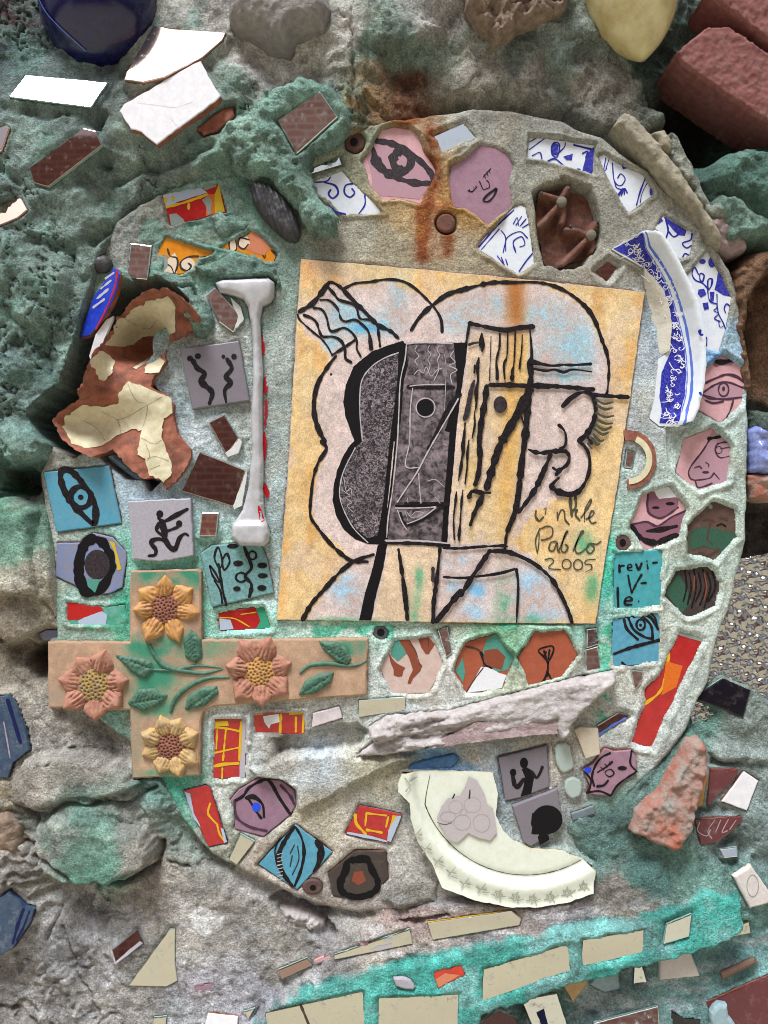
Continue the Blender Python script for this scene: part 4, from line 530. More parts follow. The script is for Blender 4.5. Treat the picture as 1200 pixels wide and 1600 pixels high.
DISC_EDIT = [('388,1200 450,1182 560,1165 652,1176 560,1220 466,1268 425,1232', 14, 6), ('425,1155 470,1140 560,1128 580,1140 560,1180 470,1178 430,1185', -24, 7), ('830,300 845,288 885,276 925,290 938,330 935,380 915,415 880,422 850,415 838,370', -30, 9), ('1040,668 1075,664 1090,700 1060,725 1052,740 1042,720', -9, 6), ('965,400 1000,420 1030,470 1045,540 1030,560 1000,470', -5, 6)]
def sockets(U, V, H, host, u0, v0, st):
    L = [(p['poly'], p['hf'], p['rec'], p['w'], p['k'], p['th']) for p in PIECES if p['sock'] and p['host'] in host]
    for nm, (P, h, th, rec, wd) in OVER.items(): L.append((P, (lambda u, v, h=h: h), rec, wd, (D-h)/D, th))
    for P, hf, rec, wd, k, th in L:
        Q = [(600+(a-600)*k, 800+(b_-800)*k) for a, b_ in P]; q = np.array(Q); pad = wd*1.6+6
        a0 = max(0, int((q[:, 0].min()-pad-u0)/st)); a1 = max(0, int((q[:, 0].max()+pad-u0)/st)+2); b0 = max(0, int((q[:, 1].min()-pad-v0)/st)); b1 = max(0, int((q[:, 1].max()+pad-v0)/st)+2)
        u, v, hh = U[b0:b1, a0:a1], V[b0:b1, a0:a1], H[b0:b1, a0:a1]
        if u.size == 0: continue
        d = sdf(u, v, Q); d = d+1.6*vnoise(u, v, 9, 3); d = d+(1.5+2.6*np.clip(vnoise(u, v, 22, 6)+.1, -.2, .5)*2 if rec < 2.5 else 0)
        top = hf(600+(u-600)/k, 800+(v-800)/k)
        ww = wd*(1+0.5*vnoise(u, v, 40, 5))
        f = sm((d-0.3)/ww); out = (top-(rec if rec >= 2.5 else -.6))*(1-f)+hh*f
        if rec < 2.5: out = out+3.6*np.exp(-((d-wd*1.0)/(wd*.55))**2)*(.7+vnoise(u, v, 26, 4))
        H[b0:b1, a0:a1] = np.where(d < 0.3, np.minimum(top-min(th*.7, rec+4)-1.5, out), out)
def rust_mask(U, V, n):
    """iron stains that have run down from old fixings"""
    r = np.exp(-((U-640-12*n)/34)**2)*sm((V-95)/25)*sm((212-V)/26)*1.1 + np.exp(-((U-676-8*n)/15)**2)*sm((V-190)/16)*sm((335-V)/20) + np.exp(-((U-660-3*n)/11)**2)*sm((V-310)/20)*sm((420-V)/20)+0.75*np.exp(-((U-700-3*n)/7)**2)*sm((V-355)/14)*sm((412-V)/20)+0.5*np.exp(-((U-683-6*n)/26)**2)*sm((V-300)/25)*sm((420-V)/25)
    return np.clip(r*(1+0.9*n), 0, 1)
# --- rough wall
st = 2.3; u0, v0 = -150, -150
U, V = np.meshgrid(np.arange(u0, 1352, st), np.arange(v0, 1752, st))
wu = U+46*fbm(U, V, 90, 6, 1, .6); wv = V+46*fbm(U, V, 90, 6, 5, .6)
dD = sdf(U, V, DISC)
big = fbm(U, V, 130, 3, 2); mid = fbm(U, V, 46, 3, 6); fin = fbm(U, V, 14, 3, 9, .65)
rz = .25+.55*sm((640-U)/160)*sm((800-V)/120)*sm((fbm(U, V, 170, 2, 10)+.10)*5); rz = rz*(1-.8*sm((600-U)/40)*sm((U-320)/40)*sm((150-V)/30)); rz = rz+.2*sm((fbm(U, V, 160, 2, 14)-.02)*5)*sm((V-1000)/100)   # how crumbly the mortar is
Hw = idw(wu, wv, ctrl(WH), 3.2, 16)[..., 0] + 36*big*(1-.5*sm((V-1380)/60)) + 12*mid*(.35+.65*rz) + 6*fin*rz
rid = 1-np.abs(2*fbm(U, V, 60, 3, 11)); Hw += 7*(rid-0.6)*sm((900-V)/500+.3)
tz_ = fbm(U, V, 150, 5, 12, .55)*4.5; tf = tz_-np.floor(tz_); Hw += 8*(np.floor(tz_)+sm((tf-.42)*7)-tz_)*(sm((V-1080)/120)*sm((700-U)/100)+.6*sm((260-V)/60)*sm((U-330)/60))
grit = vnoise(U, V, 4.2, 3)+.7*vnoise(U, V, 7.5, 8); Hw += 1.0*grit
pore = 1-sm(np.abs(fbm(U, V, 42, 4, 7, .6))/.05); dens = sm((vnoise(U, V, 110, 9)+.12)*4); Hw -= 8*pore*dens*rz
# green crust is crumbly on the left and top
crumb = sm((vnoise(U, V, 130, 4)+.35)*2)*sm((620-U)/120)*sm((760-V)/80); Hw += crumb*rz*(9*np.abs(fbm(U, V, 22, 3, 12))-2)
flat = sm((1200-V)/60)*0+1-0.75*sm((V-1350)/40)*sm((U-130)/120)
Hw = Hw*flat + (1-flat)*idw(wu, wv, ctrl(WH), 3.2, 16)[..., 0]+ (1-flat)*3.5*fin
gap = np.exp(-((dD-8)/16)**2)*(sm((U-640)/60)*sm((900-V)/60)+.8*sm((V-1290)/40)*sm((620-U)/60)*sm((U-290)/30)+.6*sm((U-1080)/40)*sm((1130-V)/40)); Hw -= 30*np.clip(gap, 0, 1)
Hw = Hw*(1-sm((-dD-2)/18))+(-70)*sm((-dD-2)/18)
CW = idw(wu, wv, ctrl(WCOL), 4.2, 7)
for P, lo, hi, rd, rg, colr in LUMPS:
    P = pp(P); d = sdf(U+8*mid+5*fin, V+8*fbm(U, V, 40, 3, 8)+5*fbm(U, V, 13, 3, 5), P); t_ = np.clip(-d/rd, 0, 1); prof = np.sqrt(np.clip(1-(1-t_)**2, 0, 1))
    hL = np.where(d < 0, lo+(hi-lo)*prof+rg*(1.8*mid+1.3*fin)*prof, -999); Hw = np.maximum(Hw, hL)
    if colr is not None: mm = sm(-d/6+.6)[..., None]; CW = CW*(1-mm)+np.array(colr)*mm
for P, dp, sf in CAV: Hw -= dp*sm(-sdf(U+8*fin, V+8*mid, pp(P))/sf+.2)
for P, wd, dp in CRACKS: Hw -= dp*np.exp(-(sdline(U+9*mid, V+9*fbm(U, V, 30, 3, 4), pp(P))/(wd*.55))**2)
n0 = fbm(U, V, 26, 4, 3)
rm = rust_mask(U, V, n0)[..., None]; CW = CW*(1-rm)+(np.array([112, 62, 40])*(1-.5*n0[..., None])+np.array([60, 40, 10])*np.clip(n0[..., None], 0, 1))*rm
# paint: white blot, turquoise streaks, pigment patches following the lumps' grain
wb = sm(-sdf(U+16*n0, V+16*fbm(U, V, 26, 4, 7), pp('295,1430 312,1418 330,1428 345,1448 330,1455 322,1466 300,1455 292,1442'))/3)[..., None]; CW = CW*(1-wb)+np.array([250, 249, 246])*wb
gr = sm((fbm(U, V, 34, 4, 13)-.12)*6)[..., None]; grm = (sm((700-V)/60)*sm((640-U)/80)*(1-sm((600-U)/40)*sm((U-320)/40)*sm((150-V)/30)))[..., None]
CW = CW*(1-.45*gr*grm)+np.array([104, 156, 140])*.45*gr*grm
ws = sm((fbm(U*.5, V*2.2, 30, 4, 10)-.12)*7)[..., None]*sm((V-1380)/30)[..., None]; CW = CW*(1-.5*ws)+np.array([206, 208, 214])*.5*ws
tq = sm(-sdf(U+14*n0, V+14*mid, pp(LUMPS[9][0]))/8+.3)[..., None]; tc_ = np.array([82, 190, 178])+(np.array([128, 196, 192])-np.array([82, 190, 178]))*sm((fbm(U, V, 60, 4, 15)+.1)*3)[..., None]; CW = CW*(1-.9*tq)+tc_*.9*tq
gm_ = CW.mean(axis=-1, keepdims=True); sat = 1-.32*sm((760-V)/120)[..., None]; CW = gm_+(CW-gm_)*(sat*(1-tq)+tq*1.0)
sk = sm((fbm(U*.4+V*.1, V*1.8, 26, 4, 14)-.1)*6)[..., None]; CW = CW*(1-.22*sk*tq)+np.array([120, 136, 140])*.22*sk*tq
CW *= (1+.28*fbm(U, V, 50, 5, 2)+.16*fin+.08*grit+.02*rng.normal(0, 1, U.shape))[..., None]*(1-.3*pore*dens*rz)[..., None]
sockets(U, V, Hw, 'w', u0, v0, st)
WALLH = (U, V, Hw)
wall = empty('mosaic_wall', W3(600, 1760, -40), 'rough cement wall of green, grey and turquoise mortar set with stones, bricks and mirror shards', 'wall')
M_ROUGH = cement_mat('rough_cement', 1.0, .25); M_FINE = cement_mat('fine_cement', .6, .25)
lw = (sm((V-1020)/80)*sm((640-U)/120))[..., None]; gm_ = CW.mean(axis=-1, keepdims=True); CW = CW*(1-lw)+(gm_+(CW-gm_)*.85)*(1.0+.16*wb)*lw
ul = (sm((760-V)/60)*sm((600-U)/100))[..., None]; CW = CW*(1+.12*ul)
CW = np.clip(CW, 18, 245)
# --- smooth medallion
s2 = 2.0; a0, b0 = 46, 152
U2, V2 = np.meshgrid(np.arange(a0, 1190, s2), np.arange(b0, 1446, s2))
d2 = sdf(U2, V2, DISC)+5*fbm(U2, V2, 40, 3, 2)
m2 = fbm(U2, V2, 60, 3, 3); f2 = fbm(U2, V2, 12, 3, 6, .6)
grit2 = vnoise(U2, V2, 3.6, 3)+.6*vnoise(U2, V2, 6.5, 8); Hm = .7*grit2+7*fbm(U2, V2, 150, 3, 8)+2.4*m2+.9*f2
lf = sm((440-U2)/60)*sm((760-V2)/60)+.8*sm((V2-1080)/60)*sm((520-U2)/80); Hm += lf*(4*m2+2.5*f2)
for P, dh, sf in DISC_EDIT:
    q = sdf(U2+6*m2, V2+6*f2, pp(P)); Hm += dh*sm(-q/sf+.15)
Hm += 5*sm((d2+42)/10)*sm((-d2-8)/10)*0
edge = np.clip((d2+9)/9, 0, None); Hm -= np.where(edge < 1, 9*(1-np.sqrt(np.clip(1-edge**2, 0, 1))), 9+(edge-1)*45)
sockets(U2, V2, Hm, 'm', a0, b0, s2)
wu2 = U2+30*fbm(U2, V2, 70, 4, 1); wv2 = V2+30*fbm(U2, V2, 70, 4, 5); CM = idw(wu2, wv2, ctrl(MCOL), 3.6, 8)
n2 = fbm(U2, V2, 26, 4, 3); rm = rust_mask(U2, V2, n2)[..., None]; CM = CM*(1-rm)+(np.array([124, 68, 40])*(1-.5*n2[..., None])+np.array([90, 60, 20])*np.clip(n2[..., None], 0, 1))*rm
gm = sm((fbm(U2, V2, 30, 4, 12)-.1)*7)[..., None]*sm((470-U2)/60)[..., None]*sm((560-V2)/80)[..., None]; CM = CM*(1-.5*gm)+np.array([100, 150, 134])*.5*gm
tm = (sm((n2-.12)*6)*np.clip(np.exp(-((V2-987)/16)**2)*sm((700-U2)/80)+np.exp(-((U2-948)/14)**2)*sm((V2-800)/60)+np.exp(-((U2-785)/40)**2)*np.exp(-((V2-1000)/40)**2), 0, 1))[..., None]; CM = CM*(1-.8*tm)+np.array([70, 178, 146])*.8*tm
st_ = sm((fbm(U2, V2, 60, 4, 9)-.14)*5)[..., None]*.2; CM = CM*(1-st_)+np.array([150, 132, 108])*st_
CM *= (1+.14*fbm(U2, V2, 40, 5, 2)+.08*f2+.06*grit2+.02*rng.normal(0, 1, U2.shape))[..., None]; CM = np.clip(CM, 18, 240)
Xg, Zg = (U-600)*S, (800-V)*S
# leave out rough wall that lies buried under the medallion
ii = np.clip(((V-b0)/s2).astype(int), 0, U2.shape[0]-1); jj = np.clip(((U-a0)/s2).astype(int), 0, U2.shape[1]-1)
bur = (Hw < Hm[ii, jj]-25) & (dD < -22)
mk_grid('cement_render', Xg, -Hw*S, Zg, ~bur, lin_np(CW), M_ROUGH, wall, 'rough pigmented cement of the wall, lumpy and cracked')
disc = empty('mosaic_medallion', W3(600, 1420, -10), 'big round sand grey cement medallion set with painted tiles around a drawing', 'mosaic')
mk_grid('cement_bed', (U2-600)*S, -Hm*S, (800-V2)*S, d2 < 17, lin_np(CM), M_FINE, disc, 'sandy grey cement of the round medallion with green and rust stains')
def wall_h(u, v): return float(Hw[min(max(int((v-v0)/st), 0), Hw.shape[0]-1), min(max(int((u-u0)/st), 0), Hw.shape[1]-1)])

# ------------------------------------------------------------------ the tiles and shards
for p in PIECES:
    P = densify(p['poly'], 7, p['jag'], p['rnd'])
    Vv, F, I = slab_mesh(P, p['hf'], p['th'], p['bev'], p['k'])
    o = mk(p['name'], Vv, F, [MATS[p['mat']], MATS[p['side']]], I, wall if p['host'] == 'w' else disc, False, p['label'])
    if p['draw']: paint(o, p['draw'], p['hf'], p['k'], p['z'])
# ------------------------------------------------------------------ the painted tile in the middle
HEAD = pp('466,495 490,470 515,440 545,448 605,437 655,455 680,475 720,452 760,443 840,442 895,465 925,500 940,530 950,570 952,615 935,640 930,690 922,740 905,775 870,782 840,800 815,820 800,850 830,866 862,890 884,930 893,972 472,972 510,920 556,876 500,832 485,790 492,740 508,705 492,650 495,610 520,560 505,540 478,518')
def maincol(u, v):
    n = fbm(u, v, 40, 5, 3); n2 = fbm(u, v, 9, 3, 8); nv = fbm(u*1.6, v*.5, 36, 4, 6); n3 = fbm(u, v, 70, 4, 11)
    yel = np.array([220, 188, 136.]); org = np.array([212, 166, 104.]); pnk = np.array([208, 188, 182.]); pale = np.array([218, 194, 152.])
    C = yel+(org-yel)*sm((nv+.2)*1.5)[..., None]; C = C+(pale-C)*sm((n3+.1)*2.2)[..., None]*.7
    C = C+(pnk-C)*sm((fbm(u, v, 55, 4, 13)-.1)*3)[..., None]*.4
    hd = sm(-sdf(u+10*n, v+10*n2, HEAD)/7+.3)[..., None]; C = C*(1-hd)+(pnk+8*n[..., None])*hd
    def blot(cx, cy, rx, ry, col, a):
        nonlocal C
        m_ = np.clip(a*np.exp(-(((u-cx)/rx)**2+((v-cy)/ry)**2))*(1+1.6*n+1.3*n2), 0, 1)[..., None]*.7; C = C*(1-m_)+np.array(col)*m_
    bl = (140, 184, 202)
    for q in ((530, 492, 26, 20), (560, 505, 22, 18), (580, 515, 24, 9), (622, 462, 14, 26), (612, 500, 22, 22), (715, 500, 24, 20), (735, 472, 24, 14), (770, 478, 30, 18), (848, 495, 36, 24), (890, 520, 34, 30), (905, 555, 26, 26), (860, 560, 30, 24), (880, 590, 40, 10), (520, 535, 14, 14)): blot(*q, bl, .85)
    for q in ((540, 920, 22, 22), (558, 945, 14, 20), (712, 875, 22, 10), (706, 915, 12, 12), (745, 920, 16, 14), (735, 960, 20, 16), (830, 925, 30, 30), (850, 960, 30, 12)): blot(*q, (136, 186, 220), .8)
    blot(577, 513, 26, 7, (60, 160, 214), .9); blot(748, 922, 10, 9, (84, 166, 224), .8)
    col_ = sm(-sdf(u+6*n, v, pp('734,520 830,516 826,600 815,720 800,850 700,852 712,700 724,600'))/8+.2)[..., None]*(.55+.9*np.clip(nv, -.3, .5))[..., None]
    col_ = np.clip(col_, 0, .9); C = C*(1-col_)+np.array([214, 184, 126])*col_
    nk = sm(-sdf(u, v, pp('606,850 690,850 676,972 580,972'))/6)[..., None]*.7; C = C*(1-nk)+np.array([218, 190, 150])*nk
    rd = np.clip(np.exp(-((u-806-4*n)/15)**2)*sm((v-436)/6)*sm((545-v)/60), 0, 1)[..., None]*.9; C = C*(1-rd)+np.array([168, 98, 34])*rd
    rd = np.clip(np.exp(-((u-806+(v-500)*.05-5*n)/17)**2)*sm((v-500)/40)*sm((900-v)/150), 0, 1)[..., None]*.6; C = C*(1-rd)+np.array([208, 154, 70])*rd
    for q in ((788, 950, 12, 46), (650, 955, 9, 22), (815, 968, 34, 8), (545, 970, 50, 5), (912, 850, 14, 16), (925, 920, 10, 20), (655, 905, 6, 16)): blot(*q, (58, 152, 110), 1.0)
    blot(480, 415, 16, 26, (230, 160, 92), .9); blot(438, 880, 10, 60, (226, 160, 84), .8)
    C = C*(1+.12*n2+.06*n+.03*rng.normal(0, 1, u.shape))[..., None]; return lin_np(np.clip(C, 10, 244))
hf4 = lambda u, v: 4.0
P = densify(MAIN, 8, .35); pt = mk('painted_tile', *slab_mesh(P, hf4, 11, 1.2, MK)[:2], [surf('tile_body', (196, 172, 158), 'clay')], None, None, False, 'large square cream and yellow tile with a brush drawn double face, signed and dated 2005', 'painted tile')
drape('colour_wash', inset(P, 1.0)[::-1].tolist(), lambda u, v: 4.15, [vcol('tile_wash', .5, .5)], .1, 2.6, MK, pt, colf=maincol)
K = 'black'
face = [('F', '~black', [*pp('800,570 700,600 600,640 490,730 440,850 425,950 440,1050 470,1130 495,1195', z5), *pp('470,20 430,80 390,170 365,280 358,370 380,460 430,550 500,610 580,640 690,645 700,400 720,200 740,0', z7), *pp('760,1190 770,1000 790,800 815,600', z5)]),
 ('F', '~mottle', [*pp('770,650 680,682 600,733 550,795 532,880 530,1000 548,1195', z5), *pp('500,40 450,120 415,220 402,330 430,440 500,540 575,605 640,585 672,400 695,200 712,20', z7), *pp('742,1000 765,800', z5)]),
 ('F', '~brushed', '190,150 590,150 545,500 500,900 470,1200 455,1455 48,1445 80,1250 110,900 150,500', zf),
 ('F', '~black', '500,150 592,148 575,300 545,500 520,700 505,900 485,1100 470,1250 458,1465 418,1455 436,1200 452,1000 474,740 440,730 500,560 520,440 515,300', zf),
 ('F', '~black', '170,150 192,160 200,300 172,400 158,600 136,800 112,1000 90,1200 66,1445 40,1445 70,1200 100,950 120,700 130,480 160,330', zf),
 ('F', '~black', '655,640 700,640 672,800 632,950 600,1117 524,1117 560,950 612,780 640,650', z7)]
P_ = lambda w_, s, z: (K, w_, s, z)
lines = face+[
 P_(4.5, '430,245 500,212 590,203 700,187 800,200 880,248 960,325 1010,385 1038,445 1043,515', z5), P_([4, 5.5, 6.5, 7, 7.5], '850,505 890,440 940,385 1000,335 1080,280 1200,243', z5),
 P_([7, 6, 6, 5, 5, 6, 6, 6, 6, 5.5, 5, 4, 4, 5], '0,258 100,228 200,207 330,206 480,206 600,235 700,290 790,370 840,450 880,560 915,660 925,760 915,890 908,900', z6),
 P_([7, 9, 9, 7, 6, 6, 6, 7, 7, 6, 4], '150,390 230,340 290,270 330,215 350,205 400,230 470,300 560,390 640,470 720,510 770,555', z5), P_(3, '140,405 155,440 230,510 290,560 330,610 355,660', z5), P_(4.5, '355,660 420,620 500,565', z5),
 P_(4.5, '180,410 230,430 260,460 280,520 300,545 360,545 410,570 435,620 440,680 475,705', z5), P_(4, '240,365 290,375 320,420 340,500 370,510 430,490 480,520 510,570 510,620 535,670', z5), P_([3, 4, 4.5, 5, 4, 4, 4.5, 5, 6], '280,315 340,320 390,370 410,430 440,450 500,440 550,475 585,520 600,620', z5), P_(4, '330,235 370,280 400,315 480,340 510,370 530,430 590,440 635,470 650,560 655,605', z5),
 P_([4, 6, 6.5, 7.5, 8, 7, 7], '380,665 330,730 270,830 245,930 245,1030 270,1120 310,1200', z5), P_([8, 7, 5, 4.5, 4.5, 5, 4, 6, 6, 6, 4], '290,0 320,45 270,130 240,220 225,330 220,460 260,530 330,620 400,690 480,745 580,750', z7), P_([5, 6, 7, 7, 7, 8], '615,705 500,745 400,820 310,920 230,1010 172,1112', z7),
 ('white_line', 1.7, '770,645 680,680 600,735 545,810 530,900 530,1030 545,1195', z5), ('white_line', 1.7, '500,40 430,180 405,280 405,350 430,430 490,540 580,632', z7),
 P_(5.5, '200,440 300,446 500,444', zf), P_([7, 9, 9, 6], '545,490 480,570 400,725 335,845', zf), P_(5, '180,1205 320,1208 465,1210', zf), P_(5.5, '45,1468 250,1470 470,1482', zf), P_(4, '150,1270 165,1320 190,1345', zf), P_(5, '190,1350 300,1310 440,1220', zf), ('F', '~black', '110,1215 440,1215 385,1232 120,1232', zf),
 ('C', '~black', 312, 576, 55, 54, zf), ('R', 'white_line', 1.6, 315, 577, 62, 62, zf),
 ('white_line', 1.9, '190,165 180,260 150,400 140,600 130,800 100,1100 70,1300 60,1430', zf), ('white_line', 1.8, '190,158 300,150 490,156', zf), ('white_line', 1.6, '212,436 300,426 438,425', zf), ('white_line', 1.7, '230,450 215,600 210,800 185,960 282,970', zf), ('white_line', 2.2, '530,520 450,660 340,850 260,1000 180,1120 130,1198', zf), ('white_line', 1.8, '270,1010 275,1100 285,1205', zf), ('white_line', 1.7, '115,1237 250,1237 382,1230', zf), ('white_line', 1.8, '380,1238 290,1302 192,1342', zf), ('white_line', 1.8, '130,1250 160,1330 192,1380', zf), ('white_line', 2.2, '50,1450 250,1450 470,1470', zf),
 ('white_line', 1, '260,170 245,200 270,240 245,270 265,300', zf), ('white_line', 1, '340,170 330,200 350,230 330,260 345,300 330,350', zf), ('white_line', 1, '405,170 390,200 410,230 395,260 400,330 370,400', zf), ('white_line', 1.3, '500,205 480,240 510,280 472,300 522,330 480,360 490,425', zf), ('white_line', .9, '240,360 270,330 300,350 320,310 350,370 390,330 420,320', zf), ('white_line', .8, '440,230 450,330 440,600', zf), ('white_line', .8, '330,1060 380,1050 440,1100', zf), ('white_line', .8, '195,1170 200,1205', zf), ('white_line', 1, '380,1165 410,1205', zf), ('white_line', .8, '190,1262 230,1300 300,1270 250,1262 220,1290', zf), ('white_line', .7, '180,1255 200,1320', zf), ('white_line', .9, '430,230 445,310 470,290 480,330', z7), ('white_line', .8, '415,300 470,340 440,350 480,380 450,400 485,440', z7),
 P_([7, 6, 8, 8, 8, 7], '606,25 700,45 800,65 860,68 920,55 1020,46', zf), P_([5, 5, 4], '604,18 592,90 580,160', zf), P_([2.5, 4, 4, 10, 8, 9, 10, 10, 9, 9, 11, 10, 6, 4], '1000,60 1008,150 1012,240 1000,290 1008,360 1000,440 985,600 968,780 945,950 930,1100 912,1220 890,1300 850,1400 835,1515', zf),
 P_(1.4, '745,110 740,250 735,400', zf), P_([3, 4.5, 3, 5, 6], '803,90 800,180 780,270 785,340 785,390', zf), P_([2, 3, 4, 3], '855,60 850,230 830,300 835,390', zf), P_([3, 3, 2, 6, 7, 4], '905,70 900,200 895,290 885,340 884,375 884,398', zf), P_([2, 2, 3, 4], '950,100 946,200 936,280 932,322', zf), P_([2, 8, 9, 5, 2], '685,88 683,130 685,165 690,185 685,210', zf), ('softblack', 5, '600,165 630,155 660,150', zf),
 P_([3, 6, 3, 5, 4, 2, 5, 2], '665,250 655,320 660,390 648,470 648,560 636,620 638,690 620,780', zf), ('softblack', [3, 8, 9, 7, 5], '635,400 615,460 600,540 585,620 570,655', zf), P_([3, 4, 6, 5, 3, 5, 2], '575,680 568,760 560,830 562,870 552,920 548,965 530,1060', zf), P_([2, 4, 2, 3, 2], '600,790 590,870 588,960 584,1000 574,1080', zf), P_([2, 3.5, 2, 3, 2.5], '518,1130 512,1190 500,1290 500,1370 505,1445', zf), P_([2, 4, 2, 3.5, 5, 2], '560,1120 552,1190 545,1290 540,1360 534,1420 536,1455', zf), P_(3, '638,300 634,350', zf),
 P_([7, 8, 8, 8, 8.5], '735,430 850,430 1000,436 1080,437 1130,438', zf), P_([8, 8, 7, 6.5, 5.5], '430,852 520,853 600,857 740,868 828,876', z6), P_([7, 10, 11, 11, 9, 8, 7], '716,435 704,540 680,680 668,800 672,900 662,1010 640,1085', zf), P_([14, 13, 12, 11, 10], '1000,455 930,600 850,740 790,860 715,1108', zf), P_([7, 6, 8, 4], '600,1165 622,1128 690,1138 740,1138', zf), P_([6, 8, 6, 5], '692,1150 665,1210 635,1270 608,1350', zf), ('C', 'softblack', 806, 558, 45, 55, zf), P_(3, '945,640 965,700 985,770', zf),
 P_(4, '430,1500 560,1502 720,1490 838,1482', zf), P_(3, '0,662 170,652 290,655', z8), P_([8, 5, 5, 5, 4, 4], '432,700 500,717 570,728 640,722 700,724 810,717', z6), P_([3, 5, 4, 6, 3, 2], '440,745 530,760 580,752 640,768 700,752 815,766', z6),
 P_([10, 9, 7, 6, 6, 6.5, 6.5, 7, 9], '380,220 440,160 510,120 570,115 610,150 630,230 612,340 560,430 505,480', zg), P_([8, 6, 5, 5.5, 6.5, 8, 10, 11, 6], '500,480 552,530 582,600 582,700 552,790 500,862 430,885 350,865 290,825', zg), P_(6, '292,820 325,785 350,762', zg), P_([5, 6, 8, 7], '600,132 700,140 790,146 875,150', zg),
 *[('green_ink', [4.5, 4.5, 2.6], s, zg) for s in ('635,170 690,200 760,190', '640,215 700,242 755,232', '635,270 700,300 765,292', '640,320 700,350 755,348', '630,360 690,397 750,375', '620,390 680,432 725,415', '610,430 660,482 690,475', '600,460 640,507 660,500', '572,500 600,540')], P_(5, '560,440 600,500', zg),
 P_([5, 4, 3, 4, 7], '352,362 390,400 405,450 398,515 362,545', zg), P_([3, 7, 8, 8, 6], '120,545 170,565 230,572 300,560 400,560', zg), P_([6, 5, 6, 8, 6], '400,552 430,600 412,660 355,705 330,738', zg), P_(4, '308,684 330,700 360,690', zg), P_([6, 8, 8, 7, 6], '290,580 240,700 180,830 120,925 48,1020', zg),
 P_([7, 7, 6, 6, 6, 6, 6, 7], '190,685 280,687 380,722 470,772 560,852 620,950 670,1060 692,1130', z8), P_([8, 8, 8, 8], '180,682 120,770 60,860 0,958', z8), P_([8, 8, 8, 8], '1160,930 1120,980 1060,1055 1005,1122', z7), P_(4, '1050,845 1120,850 1200,853', z7), P_([4, 4, 5, 4], '0,852 150,836 250,820 335,796', z8), P_([4, 4, 3.5], '345,797 356,900 346,1128', z8),
 P_([4, 7, 7, 6], '770,672 790,800 810,950 826,1108', z7), P_([5, 6, 7, 6], '1030,655 1010,850 990,1000 985,1126', z7), ('softblack', 5, '985,790 985,870', z7), ('C', '~black', 350, 783, 8, 8, z5)]
paint(pt, lines, lambda u, v: 4.2, MK)
paint(pt, [
 *[('green_ink', w_, s, zg) for w_, s in ((3, '182,1005 178,1050 205,1085 238,1055'), (1.3, '240,1000 258,985 250,1040'), (2.5, '342,1020 345,1078'), (2.5, '345,1060 372,1002 394,1012 402,1075 432,1112'), (4.5, '440,882 444,980 452,1050'), (4, '478,890 482,975 455,1015'), (3, '455,1012 492,1000 480,1040 512,1080'), (2, '520,1062 572,990 602,930 590,928 552,1000 548,1092'), (2.4, '560,1072 602,1050 622,1020 602,1010 582,1060 602,1102 635,1095'), (2, '210,1142 178,1232 190,1330'), (2, '205,1180 200,1280 190,1330'), (2, '205,1152 262,1126 305,1140 300,1200 252,1226 220,1230'), (2.2, '332,1240 292,1250 280,1300 312,1312 340,1250 345,1310 362,1322'), (2.2, '352,1312 400,1200 422,1162 402,1180 372,1300 402,1322 422,1280 402,1262'), (2.2, '462,1312 502,1220 542,1166 522,1168 482,1270 484,1322 515,1328 560,1292'), (2.4, '582,1262 562,1300 592,1332 622,1290 592,1256 640,1262 672,1240'))],
 *[('green_ink', 2, s, z8) for s in ('525,738 560,730 580,748 548,790 622,800', '840,735 782,742 776,765 812,768 815,795 780,812')], ('R', 'green_ink', 2, 660, 766, 28, 30, z8), ('R', 'green_ink', 2, 732, 770, 28, 32, z8)], lambda u, v: 4.2, MK, None, 'lettering', .5)

# ------------------------------------------------------------------ clay plaque with four sunflowers
kq = (D-10)/D; hp = lambda u, v: 10.0
def tint(base, spots):
    b0_ = np.array(base, float)
    def f(u, v):
        n = fbm(u, v, 24, 4, 5); C = np.tile(b0_, (len(u), 1))*(1+.16*n+.10*fbm(u, v, 7, 3, 9))[:, None]
        for cx, cy, rx, ry, col, a in spots:
            m_ = np.clip(a*np.exp(-(((u-cx)/rx)**2+((v-cy)/ry)**2)**1.4)*(1+1.8*n), 0, 1)[:, None]; C = C*(1-m_)+np.array(col)*m_
        return lin_np(np.clip(C, 8, 244))
    return f
GR = (54, 132, 104)
plq = mk('clay_plaque', *slab_mesh(densify(PLAQUE, 8, .5), hp, 18, 2.6, kq)[:2], [MATS['plaque']], None, None, False, 'cross shaped tan clay plaque modelled with four sunflowers and green leaves', 'plaque')
drape('green_glaze', inset(densify(PLAQUE, 8, 0), 2.8).tolist(), lambda u, v: 10.2, [vcol('plaque_wash', .7, .3)], .1, 3.4, kq, plq, colf=tint((178, 146, 120), [(258, 905, 70, 22, GR, .9), (240, 1010, 40, 20, GR, .9), (235, 1060, 44, 26, GR, .95), (300, 1010, 60, 20, GR, .6), (250, 1105, 50, 16, (84, 140, 112), .7), (555, 1012, 26, 14, GR, .9), (212, 1150, 12, 50, (150, 140, 116), .8), (260, 1210, 40, 8, (90, 140, 110), .7), (84, 1085, 30, 26, (160, 140, 124), .6), (350, 1010, 40, 12, (110, 150, 120), .6)]))
